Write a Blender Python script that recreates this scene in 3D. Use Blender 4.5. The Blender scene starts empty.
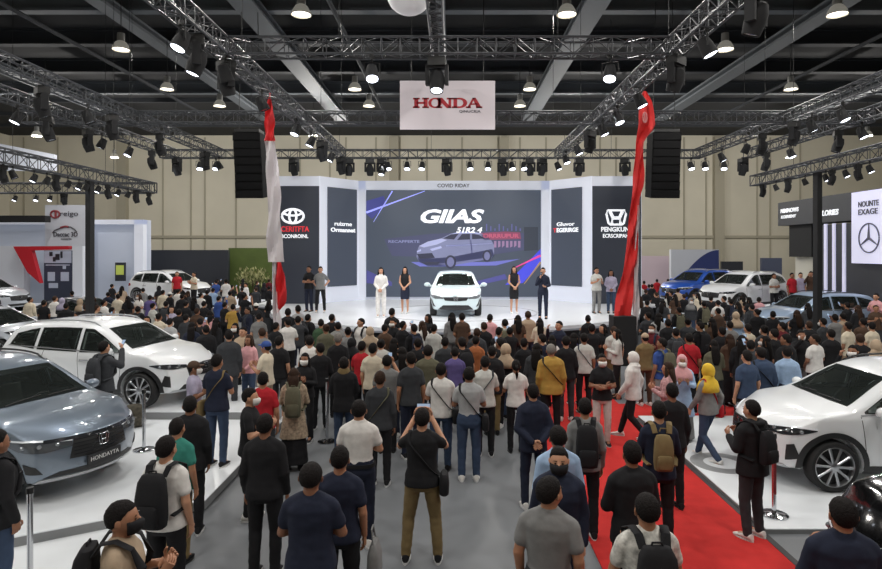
import bpy, bmesh, math, random
import numpy as np
from mathutils import Vector, Matrix, noise
from mathutils.bvhtree import BVHTree
random.seed(7)
SC = bpy.context.scene
COL = SC.collection
PI = math.pi
R = math.radians
F, CX, CY, CZ = 600.0, 452.0, 251.0, 3.45

def at(px, Y): return (px - CX) / F * Y
def zat(py, Y): return CZ - (py - CY) / F * Y
def lin(c):
    c = c / 255.0
    return c / 12.92 if c <= 0.04045 else ((c + 0.055) / 1.055) ** 2.4
def rgb(r, g, b): return (lin(r), lin(g), lin(b), 1.0)

MATS = {}
def mat(name, col=(128, 128, 128), rough=0.6, metal=0.0, emit=0.0, var=0.0, scale=8.0, spec=0.5, coat=0.0, bump=0.0, kind=None):
    if name in MATS: return MATS[name]
    m = bpy.data.materials.new(name); m.use_nodes = True
    nt = m.node_tree; b = nt.nodes['Principled BSDF']
    c = rgb(*col)
    b.inputs['Base Color'].default_value = c
    b.inputs['Roughness'].default_value = rough
    b.inputs['Metallic'].default_value = metal
    b.inputs['Specular IOR Level'].default_value = spec
    b.inputs['Coat Weight'].default_value = coat
    b.inputs['Coat Roughness'].default_value = 0.03
    if emit:
        b.inputs['Emission Color'].default_value = c
        b.inputs['Emission Strength'].default_value = emit
    if var or bump:
        tc = nt.nodes.new('ShaderNodeTexCoord')
        n = nt.nodes.new('ShaderNodeTexNoise'); n.inputs['Scale'].default_value = scale
        n.inputs['Detail'].default_value = 5.0
        nt.links.new(tc.outputs['Object'], n.inputs['Vector'])
        if var:
            mx = nt.nodes.new('ShaderNodeValToRGB')
            mx.color_ramp.elements[0].position = 0.3; mx.color_ramp.elements[1].position = 0.7
            mx.color_ramp.elements[0].color = tuple(max(0, v * (1 - var)) for v in c[:3]) + (1,)
            mx.color_ramp.elements[1].color = tuple(min(1, v * (1 + var)) for v in c[:3]) + (1,)
            nt.links.new(n.outputs['Fac'], mx.inputs['Fac'])
            nt.links.new(mx.outputs['Color'], b.inputs['Base Color'])
        if bump:
            bp = nt.nodes.new('ShaderNodeBump'); bp.inputs['Strength'].default_value = bump
            bp.inputs['Distance'].default_value = 0.02
            nt.links.new(n.outputs['Fac'], bp.inputs['Height'])
            nt.links.new(bp.outputs['Normal'], b.inputs['Normal'])
    MATS[name] = m
    return m

class MB:
    """collects geometry, links it as ONE mesh object"""
    def __init__(s): s.v = []; s.f = []; s.m = []; s.mi = 0
    def add(s, vs, fs):
        o = len(s.v); s.v.extend([tuple(p) for p in vs])
        s.f.extend([tuple(i + o for i in q) for q in fs]); s.m.extend([s.mi] * len(fs))
        return s
    def box(s, c, d, M=None):
        x, y, z = c; a, b, h = d[0] / 2, d[1] / 2, d[2] / 2
        vs = [Vector((sx * a, sy * b, sz * h)) for sz in (-1, 1) for sy in (-1, 1) for sx in (-1, 1)]
        if M is not None: vs = [M @ v for v in vs]
        vs = [(v.x + x, v.y + y, v.z + z) for v in vs]
        return s.add(vs, [(0, 2, 3, 1), (4, 5, 7, 6), (0, 1, 5, 4), (2, 6, 7, 3), (0, 4, 6, 2), (1, 3, 7, 5)])
    def quadprism(s, poly, h0, h1):
        """polygon in XY extruded from z h0 to h1"""
        n = len(poly)
        vs = [(p[0], p[1], h0) for p in poly] + [(p[0], p[1], h1) for p in poly]
        fs = [tuple(range(n - 1, -1, -1)), tuple(range(n, 2 * n))] + [(i, (i + 1) % n, (i + 1) % n + n, i + n) for i in range(n)]
        return s.add(vs, fs)
    def plate(s, poly, o, u, w, th):
        """polygon (a,b) -> o + a*u + b*w, thickness th along u x w"""
        o, u, w = Vector(o), Vector(u), Vector(w); nn = u.cross(w).normalized() * th
        n = len(poly)
        A = [o + u * a + w * b for a, b in poly]
        vs = A + [p + nn for p in A]
        fs = [tuple(range(n - 1, -1, -1)), tuple(range(n, 2 * n))] + [(i, (i + 1) % n, (i + 1) % n + n, i + n) for i in range(n)]
        return s.add(vs, fs)
    def loft(s, rings, cap=True, closed=True):
        n = len(rings[0]); vs = [p for r in rings for p in r]; fs = []
        for k in range(len(rings) - 1):
            for i in range(n if closed else n - 1):
                j = (i + 1) % n
                fs.append((k * n + i, k * n + j, (k + 1) * n + j, (k + 1) * n + i))
        if cap:
            fs.append(tuple(range(n - 1, -1, -1)))
            fs.append(tuple(range((len(rings) - 1) * n, len(rings) * n)))
        return s.add(vs, fs)
    def tube(s, pts, r, n=8, cap=True, flat=1.0, up=(0, 0, 1)):
        pts = [Vector(p) for p in pts]
        rr = r if isinstance(r, (list, tuple)) else [r] * len(pts)
        rings = []; ref = Vector(up)
        for k, p in enumerate(pts):
            t = (pts[min(k + 1, len(pts) - 1)] - pts[max(k - 1, 0)])
            t = t.normalized() if t.length > 1e-9 else Vector((0, 0, 1))
            a = ref.cross(t)
            if a.length < 1e-3: a = Vector((1, 0, 0)).cross(t)
            if a.length < 1e-3: a = Vector((0, 1, 0)).cross(t)
            a.normalize(); b = t.cross(a)
            rings.append([p + a * (math.cos(2 * PI * i / n) * rr[k]) + b * (math.sin(2 * PI * i / n) * rr[k] * flat) for i in range(n)])
        return s.loft(rings, cap)
    def cap(s, p0, p1, r0, r1, n=12):
        """rounded cone"""
        p0, p1 = Vector(p0), Vector(p1); d = p1 - p0; L = d.length; t = d / L
        P, Q = [], []
        for k in range(4):
            a = PI / 2 * (1 - (k + .15) / 3.15) if k < 4 else 0
            P.append(p0 - t * (r0 * math.sin(a))); Q.append(max(1e-4, r0 * math.cos(a)))
        for k in range(4):
            a = PI / 2 * ((k) / 3.15)
            P.append(p1 + t * (r1 * math.sin(a))); Q.append(max(1e-4, r1 * math.cos(a)))
        a = Vector((0, 0, 1)).cross(t)
        if a.length < 1e-3: a = Vector((1, 0, 0))
        a.normalize(); b = t.cross(a)
        return s.loft([[p + a * (math.cos(2 * PI * i / n) * q) + b * (math.sin(2 * PI * i / n) * q) for i in range(n)] for p, q in zip(P, Q)])
    def ell(s, c, r, n=14, m=9, M=None, fn=None):
        vs = []; c = Vector(c)
        for k in range(1, m):
            th = PI * k / m
            for i in range(n):
                ph = 2 * PI * i / n
                d = Vector((math.sin(th) * math.cos(ph), math.sin(th) * math.sin(ph), -math.cos(th)))
                q = fn(d) if fn else 1.0
                p = Vector((d.x * r[0] * q, d.y * r[1] * q, d.z * r[2] * q))
                vs.append(c + (M @ p if M is not None else p))
        q0 = Vector((0, 0, -r[2])); q1 = Vector((0, 0, r[2]))
        if M is not None: q0, q1 = M @ q0, M @ q1
        vs += [c + q0, c + q1]; a, b = len(vs) - 2, len(vs) - 1; fs = []
        for k in range(m - 2):
            for i in range(n):
                j = (i + 1) % n
                fs.append((k * n + i, k * n + j, (k + 1) * n + j, (k + 1) * n + i))
        for i in range(n):
            j = (i + 1) % n
            fs.append((a, j, i)); fs.append((b, (m - 2) * n + i, (m - 2) * n + j))
        return s.add(vs, fs)
    def lathe(s, prof, n=24, M=None, c=(0, 0, 0), hollow=False):
        c = Vector(c); rings = []
        if hollow: prof = list(prof) + [prof[0]]
        for r, z in prof:
            ring = []
            for i in range(n):
                p = Vector((r * math.cos(2 * PI * i / n), r * math.sin(2 * PI * i / n), z))
                ring.append(c + (M @ p if M is not None else p))
            rings.append(ring)
        return s.loft(rings, not hollow)
    def mesh(s, name, smooth=True, ang=40):
        me = bpy.data.meshes.new(name)
        me.from_pydata(s.v, [], s.f)
        if any(s.m): me.polygons.foreach_set('material_index', s.m)
        bm = bmesh.new(); bm.from_mesh(me)
        bmesh.ops.recalc_face_normals(bm, faces=bm.faces); bm.to_mesh(me); bm.free()
        if smooth:
            me.shade_smooth(); me.set_sharp_from_angle(angle=R(ang))
        return me
    def build(s, name, m, parent=None, smooth=True, ang=40):
        return link(name, s.mesh(name, smooth, ang), m, parent)

def link(name, me, m, parent=None):
    o = bpy.data.objects.new(name, me); COL.objects.link(o)
    ms = m if isinstance(m, (list, tuple)) else [m]
    while len(me.materials) < len(ms): me.materials.append(None)
    for i, q in enumerate(ms):
        o.material_slots[i].link = 'OBJECT'; o.material_slots[i].material = q
    if parent is not None: o.parent = parent
    return o
def tag(o, label=None, cat=None, group=None, kind=None):
    if label: o['label'] = label
    if cat: o['category'] = cat
    if group: o['group'] = group
    if kind: o['kind'] = kind
    return o
def empty(name, loc=(0, 0, 0), rz=0.0, label=None, cat=None, group=None):
    o = bpy.data.objects.new(name, None); COL.objects.link(o)
    o.location = loc; o.rotation_euler = (0, 0, rz); o.empty_display_size = 0.1
    return tag(o, label, cat, group)
def copy_tree(o, parent=None):
    c = o.copy(); COL.objects.link(c)
    if parent is not None: c.parent = parent
    for ch in list(o.children): copy_tree(ch, c)
    return c
def struct(name, mb, m, label=None, smooth=False):
    o = mb.build(name, m, None, smooth); o['kind'] = 'structure'
    if label: o['label'] = label
    return o

def text_mesh(txt, size, shear=0.0, bold=0.0, depth=0.01, space=1.0, w=None):
    cu = bpy.data.curves.new('lettering', 'FONT'); cu.body = txt; cu.size = size; cu.shear = shear
    cu.offset = bold; cu.extrude = depth; cu.align_x = 'CENTER'; cu.align_y = 'CENTER'; cu.space_character = space
    cu.resolution_u = 3
    o = bpy.data.objects.new('lettering', cu); COL.objects.link(o)
    dg = bpy.context.evaluated_depsgraph_get()
    me = bpy.data.meshes.new_from_object(o.evaluated_get(dg))
    bpy.data.objects.remove(o)
    me.materials.clear()
    return me
def text(txt, loc, width, height, m, parent=None, shear=0.0, bold=0.0, ry=0.0, name='lettering', sp=1.0, space=1.0):
    """lettering in the XZ plane facing -Y (rotated about Z by ry), scaled to width x height"""
    me = text_mesh(txt, 1.0, shear, bold, 0.01, space)
    co = np.array([v.co[:] for v in me.vertices])
    mn, mx = co.min(0), co.max(0); cen = (mn + mx) / 2
    k = np.array([width / (mx[0] - mn[0]), height / (mx[1] - mn[1]), 1.0])
    co = (co - cen) * k
    co2 = np.stack([co[:, 0], -co[:, 2], co[:, 1]], 1)
    me.vertices.foreach_set('co', co2.ravel()); me.update()
    o = link(name, me, m, parent); o.location = loc; o.rotation_euler = (0, 0, ry)
    return o

def remesh(mb, voxel, smooth=2, name='mesh', amp=0.0, fr=7.0, extra=None):
    me = bpy.data.meshes.new(name); me.from_pydata(mb.v, [], mb.f)
    bm = bmesh.new(); bm.from_mesh(me); bmesh.ops.recalc_face_normals(bm, faces=bm.faces); bm.to_mesh(me); bm.free()
    o = bpy.data.objects.new(name, me); COL.objects.link(o)
    md = o.modifiers.new('r', 'REMESH'); md.mode = 'VOXEL'; md.voxel_size = voxel
    if smooth:
        s2 = o.modifiers.new('s', 'SMOOTH'); s2.iterations = smooth; s2.factor = 0.5
    dg = bpy.context.evaluated_depsgraph_get()
    out = bpy.data.meshes.new_from_object(o.evaluated_get(dg))
    bpy.data.objects.remove(o); bpy.data.meshes.remove(me)
    if amp:
        nn = [v.normal.copy() for v in out.vertices]
        for v, q in zip(out.vertices, nn):
            p = v.co
            w = noise.noise(Vector((p.x * fr, p.y * fr, p.z * fr * 1.7))) + 0.5 * noise.noise(Vector((p.x * fr * 2.3, p.y * fr * 2.3, p.z * fr * 3.1)))
            v.co = p + q * (w * amp)
    if extra is not None and extra.v:
        a = extra.mesh('x'); bm = bmesh.new(); bm.from_mesh(out); bm.from_mesh(a); bm.to_mesh(out); bm.free()
        bpy.data.meshes.remove(a)
    out.shade_smooth()
    out.name = name
    return out
BAYW, FARW, STAGEW, CARW, WORLD, EXPO = 215, 1500, 520, 190, .35, 0.0
# ------------------------------------------------------------------ people
def arm(E, W, d, n): return (Vector(E), Vector(W), Vector(d).normalized(), Vector(n).normalized())
def both(E, W, d, n):
    f = lambda v: (-v[0], v[1], v[2])
    return (arm(E, W, d, n), arm(f(E), f(W), f(d), f(n)))
STD = arm((.205, -.03, 1.11), (.208, .05, .87), (0, .12, -1), (-1, 0, 0))
STDL = arm((-.205, -.03, 1.11), (-.208, .05, .87), (0, .12, -1), (1, 0, 0))
ARMS = {
 'stand': (STD, STDL),
 'hold': both((.215, .04, 1.13), (.085, .255, 1.20), (-.10, .55, .65), (-.85, -.35, .2)),
 'film': both((.245, .15, 1.24), (.085, .30, 1.53), (-.25, .15, 1), (-.8, -.5, 0)),
 'filmone': (arm((.235, .16, 1.25), (.10, .30, 1.52), (-.25, .15, 1), (-.8, -.5, 0)), STDL),
 'back': both((.23, -.07, 1.12), (.07, -.20, .97), (-.8, -.05, -.5), (0, -1, 0)),
 'fold': (arm((.22, .04, 1.12), (-.02, .19, 1.15), (-1, .0, .15), (0, -1, 0)), arm((-.22, .04, 1.12), (.02, .22, 1.11), (1, 0, .15), (0, -1, 0))),
 'clasp': both((.21, 0, 1.13), (.06, .20, .97), (-.7, .2, -.6), (0, -1, 0)),
 'walk': (arm((.21, -.11, 1.14), (.215, -.06, .90), (0, .25, -1), (-1, 0, 0)), arm((-.21, .06, 1.12), (-.205, .20, .92), (0, .4, -1), (1, 0, 0))),
 'mic': (arm((.215, .05, 1.14), (.09, .21, 1.36), (-.3, .2, 1), (-.8, -.4, 0)), arm((-.215, 0, 1.12), (-.10, .22, 1.08), (.7, .5, .1), (0, 0, 1))),
 'hip': both((.30, -.08, 1.16), (.185, .02, 1.01), (-.6, .5, -.5), (-.6, -.4, 0)),
}
def legs(pose):
    if pose == 'walk':
        return [((.09, 0, .88), (.10, .16, .50), (.09, .27, .10)), ((-.09, 0, .88), (-.10, .03, .47), (-.09, -.28, .13))]
    w = {'film': .17, 'hip': .15, 'back': .12}.get(pose, .105)
    return [((sx * .09, 0, .88), (sx * (w * .6 + .04), .02, .48), (sx * w, -.02, .09)) for sx in (1, -1)]
def hand(mb, W, d, n, sg=1, curl=0.35):
    s = d.cross(n).normalized(); n = s.cross(d)
    c = W + d * .055
    pts = []
    for q, (a, b) in enumerate(((.0, .026), (.035, .036), (.075, .040), (.095, .036))):
        p = W + d * a
        pts.append([p + s * (math.cos(2 * PI * i / 10) * b) + n * (math.sin(2 * PI * i / 10) * (.017 if q else .022)) for i in range(10)])
    mb.loft(pts)
    for i, L in enumerate((.062, .072, .068, .052)):
        b0 = W + d * .085 + s * ((i - 1.5) * .019); dd = d.copy(); P = [b0]
        for q in range(3):
            dd = (dd + n * (curl + .12 * q)).normalized(); P.append(P[-1] + dd * (L * (.42, .33, .25)[q] * 1.05))
        mb.tube(P, [.0098, .0092, .0085, .006], 7)
    q = s * sg
    b0 = W + d * .025 + q * .030; dd = (d * .7 + q * .75 + n * .25).normalized()
    mb.tube([b0, b0 + dd * .035, b0 + dd * .035 + (d * .9 + q * .2 + n * .3).normalized() * .03, b0 + dd * .04 + (d * .9 + n * .45).normalized() * .052], [.012, .0115, .0105, .007], 7)

def ring(cx, cy, z, rx, ry, n=20, p=2.4):
    out = []
    for i in range(n):
        a = 2 * PI * i / n; c, s = math.cos(a), math.sin(a)
        out.append(Vector((cx + rx * abs(c) ** (2 / p) * (1 if c >= 0 else -1), cy + ry * abs(s) ** (2 / p) * (1 if s >= 0 else -1), z)))
    return out
TORSO = [(.80, .10, .085, 0), (.88, .152, .108, -.005), (.95, .153, .108, -.005), (1.05, .132, .095, 0), (1.16, .138, .103, .005), (1.27, .152, .112, .008), (1.35, .155, .103, 0), (1.40, .128, .085, -.005), (1.445, .075, .062, -.01)]
def torso_r(z):
    zs = [t[0] for t in TORSO]
    return tuple(float(np.interp(z, zs, [t[i] for t in TORSO])) for i in (1, 2, 3))
CACHE = {}
def key(*k):
    def deco(f):
        if k not in CACHE: CACHE[k] = f()
        return CACHE[k]
    return deco

def body_mesh(pose, turn, bare):
    @key('body', pose, turn, bare)
    def f():
        mb = MB()
        mb.loft([ring(0, t[3], t[0], t[1] * .93, t[2] * .9) for t in TORSO])
        mb.cap((0, -.012, 1.40), (0, .0, 1.52), .060, .054)
        for s in (1, -1): mb.cap((s * .035, -.02, 1.435), (s * .14, -.004, 1.375), .046, .046)
        Mt = Matrix.Rotation(R(turn), 4, 'Z')
        hd = MB()
        hd.ell((0, .004, 1.597), (.077, .096, .105), 20, 14)
        hd.ell((0, .030, 1.540), (.060, .068, .066), 16, 10)
        hd.ell((0, .068, 1.500), (.030, .026, .024), 12, 8)
        hd.cap((0, .095, 1.60), (0, .112, 1.567), .010, .015, 8)
        for s in (1, -1):
            hd.ell((s * .042, .060, 1.555), (.026, .030, .028), 10, 8)
        mb.add([Mt @ Vector(v) for v in hd.v], hd.f)
        for (E, W, d, n), s in zip(ARMS[pose], (1, -1)):
            S = Vector((s * .158, 0, 1.362))
            mb.cap(S, E, .048, .039); mb.cap(E, W + d * .01, .041, .027)
        for s, (h, k, a) in zip((1, -1), legs(pose)):
            mb.cap(h, k, .078, .052); mb.cap(k, a, .053, .034)
            mb.cap((a[0], a[1], .07), (a[0], a[1] + .10, .05), .034, .03)
        ex = MB()
        for (E, W, d, n), s in zip(ARMS[pose], (1, -1)):
            hand(ex, W, d, n, s, curl=.75 if pose in ('film', 'filmone', 'hold', 'mic') else .30)
        fx = MB()
        for s in (1, -1):
            fx.ell((s * .078, -.004, 1.578), (.010, .018, .029), 10, 8, Matrix.Rotation(s * .35, 3, 'Z'))
            fx.ell((s * .084, -.010, 1.582), (.005, .014, .024), 8, 6, Matrix.Rotation(s * .5, 3, 'Z'))
        fx.mi = 1
        for s in (1, -1):
            fx.ell((s * .031, .0935, 1.592), (.012, .005, .006), 10, 6)
            fx.box((s * .032, .0935, 1.613), (.030, .006, .0045), Matrix.Rotation(s * -.10, 3, 'Y'))
        fx.mi = 2
        fx.ell((0, .0965, 1.530), (.021, .005, .007), 10, 6)
        o = len(ex.v)
        ex.v += [tuple(Mt @ Vector(v)) for v in fx.v]; ex.f += [tuple(i + o for i in q) for q in fx.f]; ex.m += fx.m
        return remesh(mb, .0115, 2, 'person_body', extra=ex)
    return f

def shirt_mesh(pose, st):
    @key('shirt', pose, st)
    def f():
        mb = MB()
        hem = {'t': .86, 'l': .85, 'j': .80, 'd': .55, 'p': .965, 'q': .965, 'h': .80, 'v': .95}[st]
        g = {'t': .018, 'l': .018, 'j': .034, 'd': .024, 'p': .014, 'q': .014, 'h': .036, 'v': .012}[st]
        zs = [z for z in (.56, .66, .78, .86, .92, .98, 1.05, 1.16, 1.27, 1.35, 1.40, 1.44) if z > hem + .02]
        rings = []
        for z in [hem] + zs:
            rx, ry, oy = torso_r(max(z, .90))
            if z > 1.37: rx *= .96
            fl = max(0, (.95 - z)) * (.16 if st == 'd' else .10)
            gg = g + (.012 if z < 1.1 and st in 'tl' else 0)
            rings.append(ring(0, oy, z, rx + gg + fl, ry + gg + fl))
        rings.append(ring(0, -.008, 1.465, .072, .066))
        mb.loft(rings)
        long = st in 'ljdqh'
        k = {'j': 1.22, 'h': 1.25}.get(st, 1.0)
        for (E, W, d, n), s in zip(ARMS[pose], (1, -1)):
            S = Vector((s * .154, -.002, 1.358))
            mb.cap((s * .045, -.015, 1.432), (s * .142, -.004, 1.374), .048 + g * .6, .044 + g * .7)
            if long:
                mb.cap(S, E, .059 * k, .050 * k); mb.cap(E, W.lerp(E, .03), .052 * k, .038 * k)
            elif st != 'v':
                mb.cap(S, S.lerp(E, .60), .058, .060)
        if st in 'jqp':
            mb.lathe([(.064, 1.43), (.074, 1.44), (.070, 1.485), (.058, 1.488)], 16)
        if st == 'h':
            for i in range(9):
                a = PI * (.08 + .84 * i / 8)
                mb.ell((math.cos(a) * .095, -.03 - math.sin(a) * .075, 1.445), (.042, .042, .04), 8, 6)
        return remesh(mb, .014, 2, 'shirt', .0045 if st not in 'pq' else .003, 7.5)
    return f

def lower_mesh(pose, st):
    @key('low', pose, st)
    def f():
        mb = MB()
        if st == 'k':
            mb.loft([ring(0, 0, z, rx, ry) for z, rx, ry in ((.12, .235, .20), (.4, .215, .175), (.7, .19, .15), (.9, .178, .132), (1.02, .155, .112))])
            return remesh(mb, .014, 2, 'skirt', .006, 6)
        if st == 'm':
            mb.loft([ring(0, 0, z, rx, ry) for z, rx, ry in ((.52, .17, .13), (.7, .18, .135), (.9, .175, .128), (1.02, .152, .110))])
            return remesh(mb, .014, 2, 'skirt', .003, 6)
        mb.loft([ring(0, -.003, z, rx, ry) for z, rx, ry in ((.80, .13, .10), (.88, .176, .127), (.95, .174, .124), (1.03, .152, .110))])
        wide = {'p': 1.0, 's': 1.15, 'w': 1.25}[st]
        for h, k, a in legs(pose):
            h, k, a = Vector(h), Vector(k), Vector(a)
            mb.cap(h, k, .092, .068 * wide)
            if st == 's': continue
            mb.cap(k, a, .068 * wide, .054 * wide)
        return remesh(mb, .014, 2, 'trousers', .005, 8)
    return f

def shoe_mesh(pose, i):
    @key('shoe', pose, i)
    def f():
        h, k, a = legs(pose)[i]
        mb = MB(); z0 = a[2] - .09; rings = []
        mb.mi = 0
        for y, w, z in ((-.075, .022, .05), (-.06, .038, .10), (-.01, .042, .105), (.05, .044, .085), (.11, .048, .06), (.16, .042, .045), (.19, .022, .03)):
            rings.append([Vector((a[0] + math.cos(2 * PI * q / 14) * w, a[1] + y, z0 + .022 + max(0, z - .022) * (.5 + .5 * math.sin(2 * PI * q / 14)))) for q in range(14)])
        mb.loft(rings)
        mb.mi = 1
        rings = []
        for z in (.0, .024):
            rings.append([Vector((a[0] + math.cos(t) * (.052 if math.sin(t) > -.3 else .042), a[1] + .056 + math.sin(t) * .142, z0 + z)) for t in [2 * PI * q / 18 for q in range(18)]])
        mb.loft(rings)
        return mb.mesh('shoe')
    return f

HC = Vector((0, 0, 1.595))
def hair_mesh(st):
    @key('hair', st)
    def f():
        mb = MB()
        def fn(d):
            # pulled inside the head where the face is
            lowest = float(np.interp(d.y, [-1, -.5, -.25, 0, .22, .5, 1], [-.60, -.52, -.22, .02, .16, .50, .60]))
            thick = (1.035 + .07 * max(0, d.z) + .015 * max(0, -d.y) * (d.z > -.2)) if st != 'r' else 1.05
            t = max(0, min(1, (d.z - lowest) / .16 + .5)); t = t * t * (3 - 2 * t)
            q = .93 + (thick - .93) * t
            return q + ((.03 * noise.noise(d * 5) + .035 * noise.noise(d * 12)) * t if st != 'r' else .008 * noise.noise(d * 14))
        mb.ell((0, -.004, 1.600), (.080, .099, .108), 36, 26, fn=fn)
        if st == 'l':
            mb.loft([ring(0, y, z, rx, ry, 16) for z, y, rx, ry in ((1.60, -.06, .080, .055), (1.50, -.075, .088, .05), (1.38, -.105, .098, .04), (1.26, -.115, .085, .032), (1.18, -.115, .05, .02))])
            for s in (1, -1): mb.cap((s * .074, .012, 1.61), (s * .096, .01, 1.40), .030, .030, 10); mb.cap((s * .096, .01, 1.40), (s * .088, .05, 1.29), .030, .018, 10)
        if st == 'y':
            mb.ell((0, -.105, 1.63), (.03, .028, .03), 10, 8)
            mb.tube([(0, -.12, 1.63), (0, -.155, 1.58), (0, -.15, 1.48), (0, -.145, 1.38)], [.026, .034, .03, .008], 10)
        if st == 'b':
            mb.ell((0, -.105, 1.655), (.045, .04, .045), 12, 9)
        me = mb.mesh('hair', ang=180)
        return me
    return f
def hijab_mesh(hood=False):
    @key('hijab', hood)
    def f():
        mb = MB()
        def fn(d):
            if d.y > .45 and -.75 < d.z < .55 and abs(d.x) < .62: return .93
            return 1.14 + .02 * noise.noise(d * 4)
        mb.ell((0, -.004, 1.59), (.088, .106, .122), 28, 20, fn=fn)
        if hood:
            mb.loft([ring(0, -.02, z, rx, ry, 18) for z, rx, ry in ((1.40, .14, .11), (1.46, .105, .09), (1.52, .088, .08))])
        else:
            mb.loft([ring(0, y, z, rx, ry, 18) for z, y, rx, ry in ((1.24, .0, .20, .165), (1.33, 0, .20, .155), (1.41, -.005, .17, .13), (1.47, -.01, .10, .085), (1.54, -.02, .080, .078))])
        me = mb.mesh('hijab', ang=180)
        return me
    return f
def cap_mesh():
    @key('cap')
    def f():
        mb = MB()
        mb.ell((0, -.004, 1.61), (.092, .11, .11), 22, 14, fn=lambda d: 1.0 if d.z > .0 else .9)
        mb.loft([[Vector((math.cos(a) * .07, .07 + math.sin(a) * .10, z)) for a in [PI * 2 * q / 16 for q in range(16)]] for z in (1.628, 1.638)])
        return mb.mesh('cap')
    return f
def mask_mesh():
    @key('mask')
    def f():
        mb = MB(); rings = []
        for k in range(9):
            a = R(-68 + 17 * k); rings.append([Vector((math.sin(a) * rx, .012 + math.cos(a) * ry, z)) for z, rx, ry in ((1.585, .084, .100), (1.560, .088, .128), (1.525, .084, .122), (1.488, .070, .095), (1.49, .062, .085), (1.58, .078, .09))])
        mb.loft(rings)
        return mb.mesh('face_mask', ang=180)
    return f

CLOTH = dict(black=(30, 30, 33), navy=(34, 39, 56), charcoal=(56, 58, 62), grey=(122, 122, 122), lgrey=(165, 166, 168), white=(214, 211, 208), cream=(205, 194, 174), beige=(168, 148, 126), olive=(92, 90, 74), khaki=(118, 101, 70), mustard=(168, 134, 66), red=(172, 36, 46), maroon=(92, 32, 38), blue=(54, 78, 140), lblue=(152, 176, 206), denim=(56, 70, 94), teal=(54, 124, 112), purple=(92, 82, 132), lilac=(164, 158, 180), pink=(204, 152, 156), yellow=(208, 172, 56), brown=(76, 58, 47), green=(60, 84, 62), orange=(160, 96, 60), silver=(190, 190, 186), beigefloral=(160, 142, 122), pinkfloral=(176, 136, 138), palefloral=(196, 194, 188))
WORD = dict(lgrey='light grey', lblue='light blue', denim='dark denim')
def cloth(c):
    if c.endswith('floral'): return mat('cloth_' + c, CLOTH[c], .88, var=.38, scale=26, spec=.25)
    return mat('cloth_' + c, CLOTH[c], .88, var=.10, scale=14, bump=.12, spec=.25)
SKIN = [mat('skin_a', (188, 140, 112), .55, var=.05), mat('skin_b', (166, 118, 90), .55, var=.05), mat('skin_c', (142, 98, 74), .55, var=.05)]
HAIR = {'k': mat('hair_black', (27, 24, 24), .75, bump=.5, scale=70, spec=.12, var=.3), 'n': mat('hair_brown', (54, 40, 33), .75, bump=.5, scale=70, spec=.12, var=.3), 'g': mat('hair_grey', (116, 112, 108), .8, bump=.5, scale=70, spec=.12, var=.25)}
EYE = mat('eye_dark', (24, 18, 16), .25); LIP = mat('lip', (140, 82, 74), .5)
SOLE = mat('sole_white', (205, 205, 205), .7); SOLED = mat('sole_dark', (30, 30, 30), .7)
PEOPLE = []   # (X, Y, H)
NP = [0]
CARS = []; OBST = [(-10.5, 17.4, .6), (10.6, 17.4, .6), (at(252, 39), 39, 1.5), (at(279.5, 16.15), 16.15, .5), (at(622, 16), 16, .6)]
def blocked(x, y, zf):
    if zf < 1 and ((x - .15) / 7.55) ** 2 + ((y - 24.6) / 7.15) ** 2 < 1: return True
    for a, b, q in OBST:
        if math.hypot(x - a, y - b) < q: return True
    for a, b, h in CARS:
        dx, dy = x - a, y - b; u = dx * math.cos(h) + dy * math.sin(h); v = -dx * math.sin(h) + dy * math.cos(h)
        if abs(u) < 2.5 and abs(v) < 1.2: return True
    return False
def place(px, ytop, H, lo=1.46, hi=1.9, zf=0.0, ymax=None):
    """distance along the line of sight at which a person of about this height stands clear of the others"""
    Y = F * (CZ - H - zf) / (ytop - CY)
    if ymax and Y > ymax: Y = ymax
    best = None
    for k in range(0, 40):
        for s in (1, -1):
            y = Y * (1 + s * .008 * k); h = CZ - zf - (ytop - CY) * y / F
            if ymax and y > ymax + .001: continue
            if (h < lo or h > hi) and k: continue
            x = at(px, y); dd = min([math.hypot(x - a, y - b) for a, b, _ in PEOPLE] or [9])
            if blocked(x, y, zf): dd = -1
            if best is None or dd > best[0] + .03: best = (dd, x, y, min(1.92, max(1.42, h)))
            if dd > .52: break
        if best and best[0] > .52: break
    PEOPLE.append(best[1:])
    return best[1:]

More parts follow.
